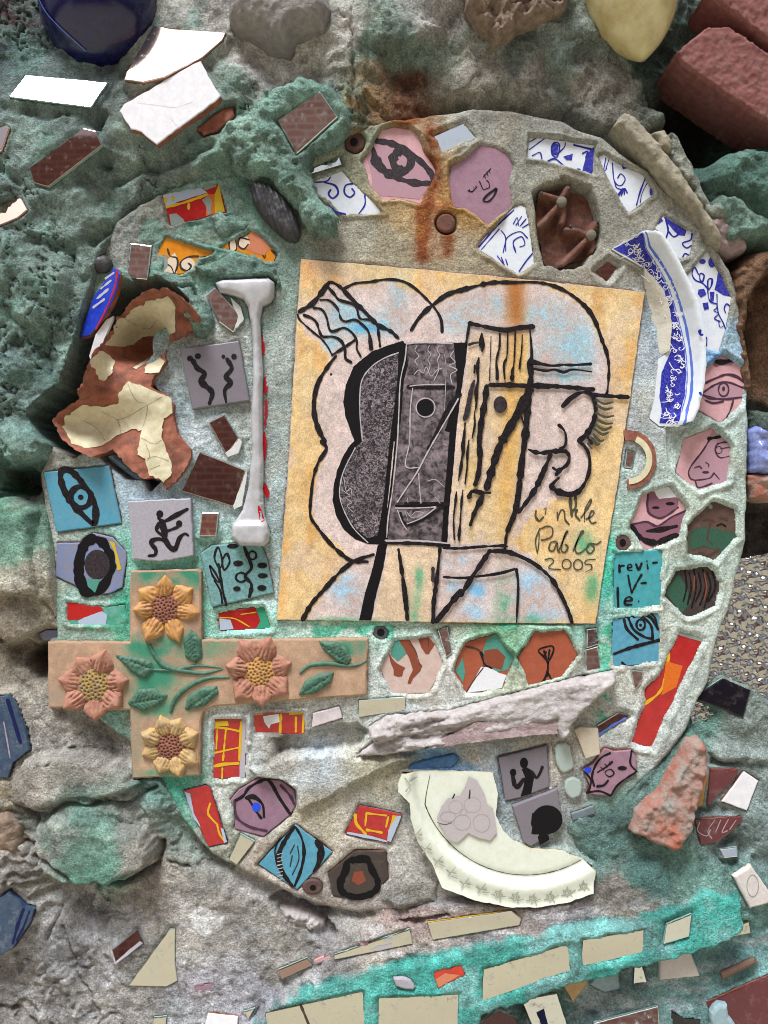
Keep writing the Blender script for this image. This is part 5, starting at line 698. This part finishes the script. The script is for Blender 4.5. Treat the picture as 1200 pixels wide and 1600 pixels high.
def petal_mesh(Ln, Wd, seed, mat):
    out = [(0, -.24), (.25, -.42), (.5, -.5), (.72, -.36), (.88, -.16), (1.04, 0), (.88, .16), (.72, .36), (.5, .5), (.25, .42), (0, .24)]
    poly = [(x*Ln, y*Wd*(1+.1*math.sin(seed*3+x*5))) for x, y in out]; poly = [tuple(q) for q in densify(poly, 2.6, .3)]
    P2, F, n = cdt(poly, 1.9); d = -sdf(P2[:, 0], P2[:, 1], poly)
    a = P2[:, 1]/Wd/(.55+.45*np.clip(1.2-P2[:, 0]/Ln, .2, 1)); g = (np.cos(a*34+seed) > .1)*2.4*sm((Ln*.62-P2[:, 0])/(Ln*.2))
    h = 9*dome(d, Wd*.24)*(0.7+.5*P2[:, 0]/Ln)+2.5*np.exp(-(P2[:, 1]/(Wd*.16))**2)*sm(d/3)-g*np.clip(d/3, 0, 1)+.8*fbm(P2[:, 0]+seed*50, P2[:, 1], 8, 3, 4)
    V_ = [(x*S, -hh*S, -y*S) for (x, y), hh in zip(P2, h)]; Fs = []
    for f in F:
        ar = sum(P2[f[i]][0]*P2[f[(i+1) % 3]][1]-P2[f[(i+1) % 3]][0]*P2[f[i]][1] for i in range(3)); Fs.append(f if ar < 0 else tuple(reversed(f)))
    me = bpy.data.meshes.new('petal'); me.from_pydata(V_, [], Fs); me.materials.append(mat); me.polygons.foreach_set('use_smooth', np.ones(len(me.polygons), bool)); me.update(); return me
def flower(cx, cy, rh, R, npet, a0_, pm, sm_, lab, skip=(), squash=1.0):
    seeds = [(rh*.86*math.sqrt((i+.5)/46)*math.cos(i*2.39996), rh*.86*math.sqrt((i+.5)/46)*math.sin(i*2.39996)) for i in range(46)]
    def hh(u, v):
        x, y = u-cx, v-cy; h = 12+6*np.sqrt(np.clip(1-(x*x+y*y)/(rh*rh)*.96, 0, 1))
        for sx, sy in seeds: h = h-5.0*np.exp(-((x-sx)**2+(y-sy)**2)/1.9)
        return h
    hd = drape('flower_head', ell(cx, cy, rh, rh*.96, 36), hh, [MATS[sm_]], 8, 1.5, kq, plq, lab)
    ms = [petal_mesh(R-rh*.75, R*.66, s_, MATS[pm]) for s_ in (1+cx % 7, 4+cy % 5, 9+cx % 3)]
    for i in range(npet):
        if i in skip: continue
        a = a0_+i*2*math.pi/npet+random.uniform(-.14, .14); o = bpy.data.objects.new('petal', ms[i % 3]); r0 = rh*.72
        link(o, hd, W3(cx+r0*math.cos(a), cy+r0*math.sin(a), 10.2, kq)); o.rotation_euler = (0, a, 0); q = random.uniform(.82, 1.12); o.scale = (q, random.uniform(.7, 1.2), random.uniform(.82, 1.1))
flower(258, 950, 24, 56, 7, -1.52, 'petal_gold', 'seed_brown', 'sunflower with gold petals on the top arm of the plaque')
flower(406, 1050, 25, 58, 7, -1.2, 'petal_pink', 'seed_tan', 'sunflower with pink clay petals on the right arm of the plaque')
flower(148, 1070, 27, 57, 7, -1.15, 'petal_pink', 'seed_olive', 'worn sunflower with clay pink petals on the left arm of the plaque')
flower(266, 1165, 23, 50, 8, -1.1, 'petal_yellow', 'seed_brown', 'sunflower with faded yellow petals at the foot of the plaque')
def leaf(pts, mid_, rise=6):
    P = pp(pts, zI); mdl = np.array(pp(mid_, zI)); dr = mdl[-1]-mdl[0]; L = np.linalg.norm(dr); dr /= L; nr = np.array([-dr[1], dr[0]])
    Pd = [tuple(q) for q in densify(P, 4, .4)]
    def hh(u, v):
        d_ = -sdf(u, v, Pd); a_, b_ = u-mdl[0][0], v-mdl[0][1]; s_ = a_*dr[0]+b_*dr[1]; t_ = np.abs(a_*nr[0]+b_*nr[1])
        return 10.4+rise*dome(d_, 6)-2.6*np.exp(-(t_/1.3)**2)-1.7*(np.sin((s_-t_*.8)*1.0) > .35)*np.clip(d_/3, 0, 1)
    drape('leaf', P, hh, [MATS['leaf_green']], 3, 2.2, kq, plq)
leaf('355,490 470,500 530,520 545,560 500,600 440,570 400,530', '360,492 545,555'); leaf('720,370 765,420 770,500 740,530 690,500 678,420', '725,375 745,530'); leaf('415,720 470,650 540,645 610,680 560,730 490,755', '418,720 610,682')
leaf('685,750 700,680 770,640 840,635 845,670 780,730', '688,750 845,640')
zJ2 = zJ
def leafJ(pts, mid_):
    cv = lambda s: ' '.join('%.1f,%.1f' % ((zJ[0]+float(a.split(',')[0])/3-zI[0])*3, (zJ[1]+float(a.split(',')[1])/3-zI[1])*3) for a in s.split())
    leaf(cv(pts), cv(mid_))
leafJ('170,185 260,185 310,220 328,270 310,300 250,275 200,230', '172,188 325,295'); leafJ('78,440 110,370 180,335 250,332 230,380 160,430', '80,440 248,335')
def stem(pts, w_, z):
    C, Wd = catmull(pp(pts, z), [w_]*len(pts.split()), 4); n = len(C); T_ = np.gradient(C, axis=0); T_ /= np.linalg.norm(T_, axis=1)[:, None]; N = np.stack([-T_[:, 1], T_[:, 0]], 1); V_ = []; F = []
    for i in range(n):
        r = w_*(.35+.65*math.sin(math.pi*min(1, (i+1.5)/n*.9+.1)))
        for a in np.linspace(0, math.pi, 7):
            p = C[i]+N[i]*math.cos(a)*r*.5; V_.append(W3(p[0], p[1], 10+math.sin(a)*r*.55, kq))
    for i in range(n-1):
        for j in range(6): F.append((i*7+j, i*7+j+1, (i+1)*7+j+1, (i+1)*7+j))
    o = mk('stem', V_, F, [MATS['leaf_green']], None, plq, True)
stem('520,440 550,500 600,545 680,565 780,575 865,555', 8, zI); stem('620,755 640,700 700,640 790,600 895,595', 9, zI); stem('85,335 130,300 220,290 300,300 360,295 400,275', 8, zJ); stem('540,560 640,560 740,540 860,550', 6, zI)

# ------------------------------------------------------------------ broken plate
kp = (D-14)/D; PC = (822, 1200)
def plate_h(u, v):
    r = np.hypot(u-PC[0], v-PC[1])
    return 14-3*np.exp(-((r-171)/5)**2)+11*sm((r-171)/13)-3*sm((r-186)/20)+5*sm((r-205)/25)
plt = drape('broken_plate', [tuple(q) for q in densify(PLATE, 6, .4)], plate_h, [MATS['plate'], MATS['cream_glaze']], 8, 4, kp, None, 'broken piece of a pale cream china plate with a grey sprig border', 'plate')
arc = lambda r, a, b_, n=24: [(PC[0]+r*math.cos(t_), PC[1]+r*math.sin(t_)) for t_ in np.linspace(a, b_, n)]
pl = [('plate_line', 1.3, arc(168, 1.03, 2.80)), ('plate_line', 1.0, '672,1210 666,1240 664,1258')]
for a in np.linspace(1.12, 2.62, 12):
    r = 199+random.uniform(-3, 3); cx, cy = PC[0]+r*math.cos(a), PC[1]+r*math.sin(a)
    if a < 1.9:
        pl += [('R', 'plate_flower', 1.1, cx, cy, 5, 5), ('R', 'plate_flower', 1.2, cx, cy, 2.6, 2.6)]
        pl += [('plate_flower', 1.8, '%f,%f %f,%f' % (cx+5*math.cos(q), cy+5*math.sin(q), cx+(7+3*(k_%2))*math.cos(q+.3), cy+(7+3*(k_%2))*math.sin(q+.3))) for k_, q in enumerate(np.linspace(a, a+5.4, 6))]
    else: pl += [('plate_flower', 1.6, '%f,%f %f,%f %f,%f' % (cx-6, cy+8, cx, cy, cx+6, cy-8)), ('plate_flower', 2.6, '%f,%f %f,%f' % (cx, cy, cx+7, cy+2)), ('plate_flower', 2.6, '%f,%f %f,%f' % (cx-2, cy+2, cx-8, cy-3))]
    b_ = a+.07; pl += [('plate_flower', 1.4, '%f,%f %f,%f' % (PC[0]+r*math.cos(b_), PC[1]+r*math.sin(b_), PC[0]+(r+3)*math.cos(b_+.05), PC[1]+(r+3)*math.sin(b_+.05)))]
pl += [('plate_flower', 2.2, '632,1212 640,1222 634,1232'), ('plate_flower', 2.2, '640,1216 652,1214')]
pl += [('F', '~stain', '732,1212 745,1218 757,1240 760,1255 770,1262 776,1300 765,1312 748,1308 732,1300 715,1315 700,1312 690,1292 682,1278 690,1258 700,1246 718,1242 726,1228')]
pl += [('R', 'maroon_line', 1.0, x, y, rx, ry) for x, y, rx, ry in ((712, 1260, 11, 10), (738, 1257, 13, 12), (724, 1268, 5, 5), (722, 1284, 13, 12), (752, 1285, 13, 14), (700, 1275, 12, 8))]+[('grey_line', 1.2, '683,1284 695,1287 706,1284'), ('softblack', 2.6, '734,1233 733,1246'), ('softblack', 2, '707,1246 710,1240')]
paint(plt, pl, plate_h, kp, None, 'printed_sprig', .5, True, 'stuff')
# ------------------------------------------------------------------ curved blue and white rim
kr = (D-10)/D; RA = np.array(pp('300,215 420,215 500,300 560,400 620,560 660,720 690,900 690,1050 650,1250', zE))
def rim_h(u, v):
    d_ = sdline(u, v, [tuple(q) for q in np.array(pp('400,150 470,148 510,165 560,230 620,340 690,480 740,600 775,780 782,950 770,1100 735,1250 700,1320', zE))])
    return 8+26*np.exp(-((d_-3)/12)**2)-6*sm((d_-14)/26)
rim = drape('plate_rim_shard', [tuple(q) for q in densify(RIM, 5, .3)], rim_h, [MATS['delft'], MATS['cream_glaze']], 12, 3.2, kr, None, 'curved white plate rim with a dense dark blue scroll border', 'plate shard')
band_o = pp('385,165 440,240 500,330 560,440 610,570 650,710 680,850 690,1000 680,1140 650,1260 630,1330', zE); band_i = pp('240,225 330,275 420,330 500,410 560,490 590,600 600,720 600,880 545,1000 530,1150 545,1250 530,1320', zE)
rl = [('F', '~blue', band_o+band_i[::-1])]
rl += [('midblue', 2.6, '405,160 470,240 530,330 590,440 640,560 680,700 705,850 715,1000 705,1140 675,1260 655,1335', zE), ('midblue', 1.2, '388,166 445,240 505,330 565,440 615,570 655,710 684,850 694,1000 684,1140 654,1260', zE)]
drape('broken_edge', pp('432,350 510,442 580,562 604,700 590,868 542,902 505,720 475,570 445,450', zE), lambda u, v: 7-.55*np.clip(950+(v-330)*.42-0-u+34, 0, 40)*0-14*sm(sdline(u, v, pp('432,350 510,442 580,562 604,700 590,868', zE))/24), [MATS['bisque']], 6, 3.4, kr, rim, jag=.4)
bo, bi = np.array(band_o), np.array(band_i)
for i in range(70):
    t_ = (i+.5)/70; q = np.array([np.interp(t_, np.linspace(0, 1, len(bo)), bo[:, j])*.5+np.interp(t_, np.linspace(0, 1, len(bi)), bi[:, j])*.5 for j in (0, 1)])+rng.normal(0, 5.0, 2)
    a = rng.uniform(0, 6.28); r = rng.uniform(3.5, 6.5)
    rl.append(('~white', 1.1, [(q[0]+r*(1-.16*k_)*math.cos(a+k_*.9), q[1]+r*(1-.16*k_)*math.sin(a+k_*.9)) for k_ in range(6)]))
    e = q+rng.normal(0, 7, 2); rl.append(('~white', 1.0, [tuple(q+np.array([r, 0])), tuple((q+e)/2+np.array([2, 2])), tuple(e)]))
rl += [('blue', 3, '738,765 742,790 750,795', zE), ('blue', 3, '735,1150 740,1165', zE)]
paint(rim, rl, rim_h, kr, None, 'blue_border', .55, True)
# ------------------------------------------------------------------ broken clay pot with cream lining
kb = (D-18)/D; rimline = pp('415,655 440,560 470,470 500,370 540,290 620,235 720,190 800,178 880,220 945,290', zD); low_rim = pp('415,655 340,690 280,735 252,775 290,850 360,910 440,945', zD)
def pot_h(u, v):
    d1 = sdline(u, v, rimline); d_2 = sdline(u, v, low_rim)
    h = 16+44*np.exp(-(d1/8)**2)+20*np.exp(-(d_2/9)**2)
    c1 = ((u-206)/46)**2+((v-522)/40)**2; c2 = ((u-150)/70)**2+((v-660)/42)**2
    h = h-88*np.exp(-c1**1.3)-40*np.exp(-c2*1.3)+6*np.exp(-(((u-210)/36)**2+((v-618)/22)**2))
    return h+2.6*fbm(u, v, 20, 4, 4, .6)
pot = drape('broken_pot', POT, pot_h, [MATS['terracotta'], MATS['terracotta']], 50, 3.0, kb, None, 'broken terracotta pot fragment with flaking crazed cream lining', 'pot shard', jag=.9)
for q in ('540,300 620,250 720,215 800,202 820,230 818,350 765,360 760,320 690,350 660,330 600,330 520,400 495,420 520,340', '460,520 490,450 520,480 525,545 485,585 468,580', '610,515 650,450 735,420 740,470 768,490 745,545 675,545 672,488 655,490 630,525', '548,650 600,588 680,615 800,665 808,735 765,760 755,850 775,900 800,960 800,1030 765,1062 745,1042 700,1030 680,950 642,930 650,850 655,812 600,805 520,835 460,885 390,898 340,880 285,800 300,745 380,695 460,700 545,685'):
    g = drape('cream_lining', pp(q, zD), lambda u, v: pot_h(u, v)+1.6, [MATS['cream_glaze'], MATS['cream_glaze']], 2, 3.4, kb, pot, jag=.7)
crz = [('grey_line', .5, s, zD) for s in ('600,600 640,680 690,700 660,800', '690,700 760,660', '450,720 520,760 540,820', '360,760 420,800 470,860', '655,850 720,880 760,860', '690,950 730,940 790,960', '700,1000 750,980', '520,760 600,740 690,700', '560,280 640,300 700,280', '680,880 700,930 690,960')]
paint(pot, crz, lambda u, v: pot_h(u, v)+1.7, kb, None, 'craze_line', .2, False, 'stuff')
drape('white_rim', pp('420,470 450,370 500,300 535,282 520,320 490,390 460,480 435,510', zD), lambda u, v: 20.0, [MATS['white_glaze']], 8, 4, kb, pot)
# clay crescent on the right
def cres(r0, r1, a0_, a1_, c=(982, 718), n=16): return [(c[0]+r0*math.cos(t_), c[1]+r0*math.sin(t_)*1.05) for t_ in np.linspace(a0_, a1_, n)]+[(c[0]+r1*math.cos(t_), c[1]+r1*math.sin(t_)*1.05) for t_ in np.linspace(a1_, a0_, n)]
cr = drape('crescent_shard', cres(44, 29, -1.75, 1.6), lambda u, v: 6.0, [MATS['terracotta'], MATS['terracotta']], 12, 3.5, (D-6)/D, disc, 'crescent shaped pot rim shard of bare clay with a cream inner edge', jag=.5)
drape('cream_edge', cres(37, 28, -1.2, 1.55), lambda u, v: 7.0, [MATS['cream_glaze']], 1.5, 3.5, (D-6)/D, cr, jag=.6)
# ------------------------------------------------------------------ white porcelain handle
HP = [tuple(q) for q in densify(HANDLE, 6, .2)]
def handle_h(u, v):
    d_ = -sdf(u, v, HP); return 10+9*dome(d_, 6)+9*sm((v-812)/10)+5*np.exp(-(((u-385)/44)**2+((v-450)/20)**2))+1.2*fbm(u, v, 40, 3, 3)
hnd = drape('porcelain_handle', HP, handle_h, [MATS['porcelain'], MATS['porcelain']], 16, 3.4, (D-16)/D, None, 'long white porcelain handle like a bone with red paint along its edge', 'handle')
paint(hnd, [('red_paint', 4, '497,385 497,470', zH), ('red_paint', [5, 7, 5], '508,590 510,630 506,660', zH), ('red_paint', 4, '512,690 510,770', zH), ('red_paint', 3, '508,780 506,820', zH), ('red_paint', [5, 7, 6, 4], '503,850 503,900 503,950 500,985', zH), ('red_paint', [6, 8, 5], '505,1100 512,1130 518,1160', zH)], lambda u, v: 1.5, 1.0, None, 'red_paint_mark', 1.2)
paint(hnd, [('red_paint', [4, 5, 7], '476,1205 485,1240 492,1270', zH)], handle_h, (D-16)/D, None, 'red_paint_mark', .6)
# ------------------------------------------------------------------ stones
def stone(name, poly, h, bulge, soft, mat, label, parent, rough=3.0, th=40, top=None, cat=None, res=2.6, sc=30, tilt=(0, 0)):
    P = pp(poly); Pd = [tuple(q) for q in densify(P, 6, .8)]; c = np.mean(P, axis=0)
    def hh(u, v):
        d_ = -sdf(u, v, Pd); f_ = fbm(u, v, sc, 5, 7, .62); g_ = np.abs(fbm(u, v, sc*1.7, 3, 2))
        return h+bulge*dome(d_, soft)+rough*(2.4*f_-3.2*g_+1.0)*np.clip(d_/5, .2, 1)+tilt[0]*(u-c[0])+tilt[1]*(v-c[1])+(top(u, v) if top else 0)
    return drape(name, Pd, hh, [MATS[mat], MATS[mat]], th, res, (D-h-bulge*.7)/D, parent, label, cat)
stone('stone', '352,-40 352,20 365,38 400,52 420,66 448,70 462,52 510,38 520,10 505,-40', -6, 60, 34, 'stone_grey', 'smooth grey stone at the top edge', wall, 2.5)
stone('stone', '726,-40 728,10 745,36 765,48 775,66 800,52 815,40 850,36 875,24 888,8 895,-40', 0, 44, 14, 'stone_brown', 'rough brown stone at the top edge', wall, 8, sc=18)
stone('stone', '962,190 976,172 994,180 1022,212 1066,266 1108,330 1131,368 1128,388 1110,378 1082,330 1030,272 985,222', 2, 26, 12, 'stone_bar', 'long weathered pale stone bar along the top right rim', wall, 2)
stone('stone', '1018,205 1040,200 1054,222 1050,240 1030,238', -6, 22, 10, 'stone_bar', 'small pale pebble beside the stone bar', wall, 2)
stone('brick_fragment', '985,1302 996,1270 1030,1240 1062,1192 1082,1160 1098,1156 1108,1168 1105,1212 1092,1250 1080,1300 1056,1332 1020,1318', 6, 36, 9, 'coral_brick', 'worn coral red brick lump crusted with grey cement', wall, 2.4, sc=14, tilt=(.12, .06))
stone('stone', '1096,345 1120,330 1160,358 1170,390 1148,398 1118,390', -20, 30, 14, 'slab_pink', 'pinkish stone wedged right of the medallion', wall, 4)
stone('stone', '-40,1290 10,1262 36,1290 34,1330 8,1350 -40,1360', 6, 20, 16, 'ochre_lichen' if 'ochre_lichen' in MATS else 'stone_brown', 'ochre brown stone at the left edge', wall, 4)
stone('stone', '430,1418 470,1422 508,1440 510,1462 490,1466 455,1450', -30, 18, 10, 'slab_pale', 'white crumbling stone in the gap under the medallion', wall, 7, sc=16)
def vein(u, v): 
    s_ = v+(u-560)*.19; q = fbm(u*.35, s_*1.5, 24, 4, 6, .6); st_ = np.floor(q*7)/7
    return 16*st_*sm((760-u)/60)+6*q+8*sm((u-868)/14)*sm((v-1060)/8)-8*sm((v-(1172-(u-660)*.26))/7)*(u > 650)*(u < 874)
slb = stone('stone_slab', ' '.join('%f,%f' % p for p in SLAB), 6, 18, 7, 'slab_pale', 'long pale lilac grey stone slab tapering below the hexagon tiles', None, 1.5, 34, vein, 'stone')
drape('pink_underside', pp('664,1169 700,1150 740,1130 790,1122 868,1122 872,1146 800,1151 735,1160'), lambda u, v: 20+5*fbm(u*.4, v*1.4, 24, 4, 2)+6*np.sin((v-1120)/40), [MATS['slab_pink']], 10, 4, (D-22)/D, slb, jag=.5)
BS = np.array(pp('388,288 398,278 420,284 448,310 466,340 470,362 462,376 444,372 415,345 395,318'))
def shell_h(u, v):
    d_ = -sdf(u, v, BS.tolist()); s_ = (u-388)*.64+(v-288)*.77; t_ = (u-388)*.77-(v-288)*.64
    return 4+20*dome(d_, 16)+2.0*np.sin(s_*.34+t_*.8+2*fbm(u, v, 20, 3, 2))+1.6*fbm(u, v, 12, 3, 5)
drape('ribbed_shell', [tuple(q) for q in densify(BS, 4, .3, 1)], shell_h, [MATS['shell_black']], 18, 2.4, (D-18)/D, None, 'black ribbed oval shell half buried in green cement', 'shell')
drape('pebble', ell(158, 412, 17, 15, 18), lambda u, v: -4+16*np.sqrt(np.clip(1-((u-158)/18)**2-((v-412)/16)**2, 0, 1))+2*fbm(u, v, 9, 3, 2), [MATS['shell_black']], 8, 3, 1, disc, 'small black pebble on the left rim')
# glue ridges round two mirrors
for q, lb in (('381,498 376,480 360,464 364,478 372,494 366,514 372,510', 0), ('373,685 378,690 372,708 356,714 352,708 362,700', 0), ('384,735 386,742 378,790 366,796 364,790 376,760', 0)):
    drape('glue_ridge', pp(q), lambda u, v: 9.0, [MATS['glue']], 10, 3, (D-9)/D, disc, jag=.3)
# ------------------------------------------------------------------ rusty clay fitting in its hollow
kf = (D+14)/D; FP = pp('175,290 300,215 480,200 640,240 800,280 900,420 920,640 960,740 930,1000 880,1120 620,1200 500,1280 300,1235 250,1150 230,950 150,820', zT)
FL = [pp(q, zT) for q in ('470,430 330,590 180,750', '210,310 330,345 440,380', '475,390 520,310 560,235', '500,470 505,600 490,700', '860,870 700,1040 500,1250', '540,790 680,800 800,845', '865,830 905,760 945,700', '890,920 900,1010 890,1080')]
def fit_h(u, v):
    h = -24+4*fbm(u, v, 18, 4, 3)
    for (cx, cy, r) in ((300, 640, 12), (250, 430, 10), (780, 1080, 13), (620, 930, 10), (700, 700, 12)): h = h-9*np.exp(-((u-zT[0]-cx/zT[2])**2+(v-zT[1]-cy/zT[2])**2)/(r*r))
    for q in FL: h = np.maximum(h, -24+22*np.exp(-(sdline(u, v, q)/6.5)**4))
    return h
fit = drape('rusty_fitting', FP, fit_h, [MATS['rust'], MATS['rust_dark']], 12, 2, kf, None, 'rust brown clay fitting with two pegged knuckles sunk in the cement', 'fitting', jag=.4)
def rod(name, a, b_, r0, r1, mat, parent, k=1.0, n=10, m_=6):
    a, b_ = Vector(W3(*a, k)), Vector(W3(*b_, k)); ax = (b_-a).normalized(); s_ = ax.orthogonal().normalized(); t_ = ax.cross(s_); V_ = []; F = []
    for i in range(m_+1):
        f = i/m_; r = (r0*(1-f)+r1*f)*S*(1.0 if 0 < i < m_ else .8); c = a+(b_-a)*f
        for j in range(n): q = 2*math.pi*j/n; V_.append(tuple(c+(s_*math.cos(q)+t_*math.sin(q))*r))
    for i in range(m_):
        for j in range(n): F.append((i*n+j, i*n+(j+1) % n, (i+1)*n+(j+1) % n, (i+1)*n+j))
    F += [tuple(reversed(range(n))), tuple(range(m_*n, m_*n+n))]
    return mk(name, V_, F, [MATS[mat]], None, parent, True)
tz = lambda x, y: (zT[0]+x/zT[2], zT[1]+y/zT[2])
for (x, y) in ((470, 430), (860, 870)):
    o = rod('peg', (*tz(x, y), -6), (*tz(x, y+6), 4), 8, 8, 'screw_grey', fit, kf, 14)
    for dx, dy in ((-265, -125), (98, -180)): rod('peg_hole', (*tz(x+dx, y+dy), -10), (*tz(x+dx, y+dy), -1 if dx > 0 else -1), 2.2, 2.2, 'shell_black', fit, kf)
# ------------------------------------------------------------------ pots at the top
def lathe(name, prof, base, tip, mats, label, cat, n=48, squash=1.0, parent=None):
    a, b_ = Vector(W3(*base)), Vector(W3(*tip)); ax = (b_-a).normalized(); s_ = Vector((0, -1, 0)); s_ = (s_-ax*s_.dot(ax)).normalized(); t_ = ax.cross(s_); V_ = []; F = []
    for f, r in prof:
        for j in range(n): q = 2*math.pi*j/n; V_.append(tuple(a+(b_-a)*f+(s_*math.cos(q)*squash+t_*math.sin(q))*r*S))
    for i in range(len(prof)-1):
        for j in range(n): F.append((i*n+j, i*n+(j+1) % n, (i+1)*n+(j+1) % n, (i+1)*n+j))
    F += [tuple(reversed(range(n))), tuple(range((len(prof)-1)*n, len(prof)*n))]
    o = mk(name, V_, F, mats, None, parent, True, label, cat); return o
def curve(ks, n=28): 
    ks = np.array(ks); t_ = np.linspace(0, 1, n); return list(zip(t_, np.interp(t_, ks[:, 0], ks[:, 1])))
eg = [(0.0, 62), (.15, 70), (.3, 73), (.45, 73), (.6, 68), (.72, 59), (.82, 46), (.9, 32), (.96, 17), (1.0, 5)]
lathe('yellow_pot', curve(eg, 34), (966, -95, 8), (1003, 96, 2), [MATS['pot_yellow']], 'pale yellow glazed egg shaped pot end sticking out at the top edge', 'pot')
sp = [(i/22, 96*math.sqrt(max(0.004, 1-(2*i/22-1)**2))) for i in range(23)]
bp = lathe('cobalt_pot', sp, (150, -118, -30), (148, 104, -30), [MATS['cobalt_pot']], 'dark cobalt blue glazed round pot in the top left corner', 'pot')
paint(bp, [('midblue', 1.3, '68,4 74,20 86,40 104,60 122,76 140,90')], lambda u, v: -30+96*np.sqrt(np.clip(1-((u-149)/96)**2-((v+7)/112)**2, .02, 1)), 1, None, 'glaze_line', 2.5)
# ------------------------------------------------------------------ bricks and pressed glass
def brick(poly, h, th, label, tilt=(0, 0)): return stone('brick', poly, h-8, 8, 3.2, 'red_brick', label, wall, .9, th, None, None, 2.6, 8, tilt)
brick('1056,82 1102,44 1138,43 1250,122 1250,226 1180,178 1128,142 1072,102', 26, 110, 'pale red brick lying aslant in the top right corner', (.05, -.05))
brick('1105,-14 1130,-40 1280,-40 1280,112 1200,62 1150,22', 34, 90, 'second red brick above the first, cut by the corner of the picture', (.05, -.05))
GB = pp('1092,905 1120,880 1230,860 1230,1176 1150,1168 1085,1150 1078,1100')
def glass_h(u, v):
    u, v = u+14*fbm(u, v, 90, 3, 4), v+14*fbm(u, v, 90, 3, 9); a, b_ = (u*.92+v*.38)/23.0, (-u*.38+v*.92)/20.0; r = np.floor(b_); a = a+.5*(r % 2); fx, fy = a-np.floor(a)-.5, b_-r-.5
    return -24+8*np.clip(1-1.9*np.maximum(np.abs(fx), np.abs(fy)), 0, .8)+4*np.clip(1-7*np.abs(np.abs(fx)+np.abs(fy)-.62), 0, 1)
drape('pressed_glass', GB, glass_h, [MATS['block_glass']], 10, 2.2, (D+16)/D, None, 'knobbly pressed glass plate at the right edge behind the medallion', 'glass plate')
simple_box('backing', *(W3(1090, 0, 0)[0], W3(1235, 0, 0)[0]), 45*S, 47*S, W3(0, 1170, 0)[2], W3(0, 885, 0)[2], MATS['beige'], parent=bpy.data.objects['pressed_glass'])
for nm, poly, h, mt, lb in (('glass_shard', '1175,672 1186,664 1240,690 1240,735 1196,742 1178,738', -6, 'lilac_glass', 'lilac blue ribbed glass lump at the right edge'), ('brick_fragment', '1174,742 1240,736 1240,780 1200,786 1178,780', -10, 'coral_brick', 'orange red brick stub below the lilac glass')):
    stone(nm, poly, h, 20, 12, mt, lb, wall, 4, 50)
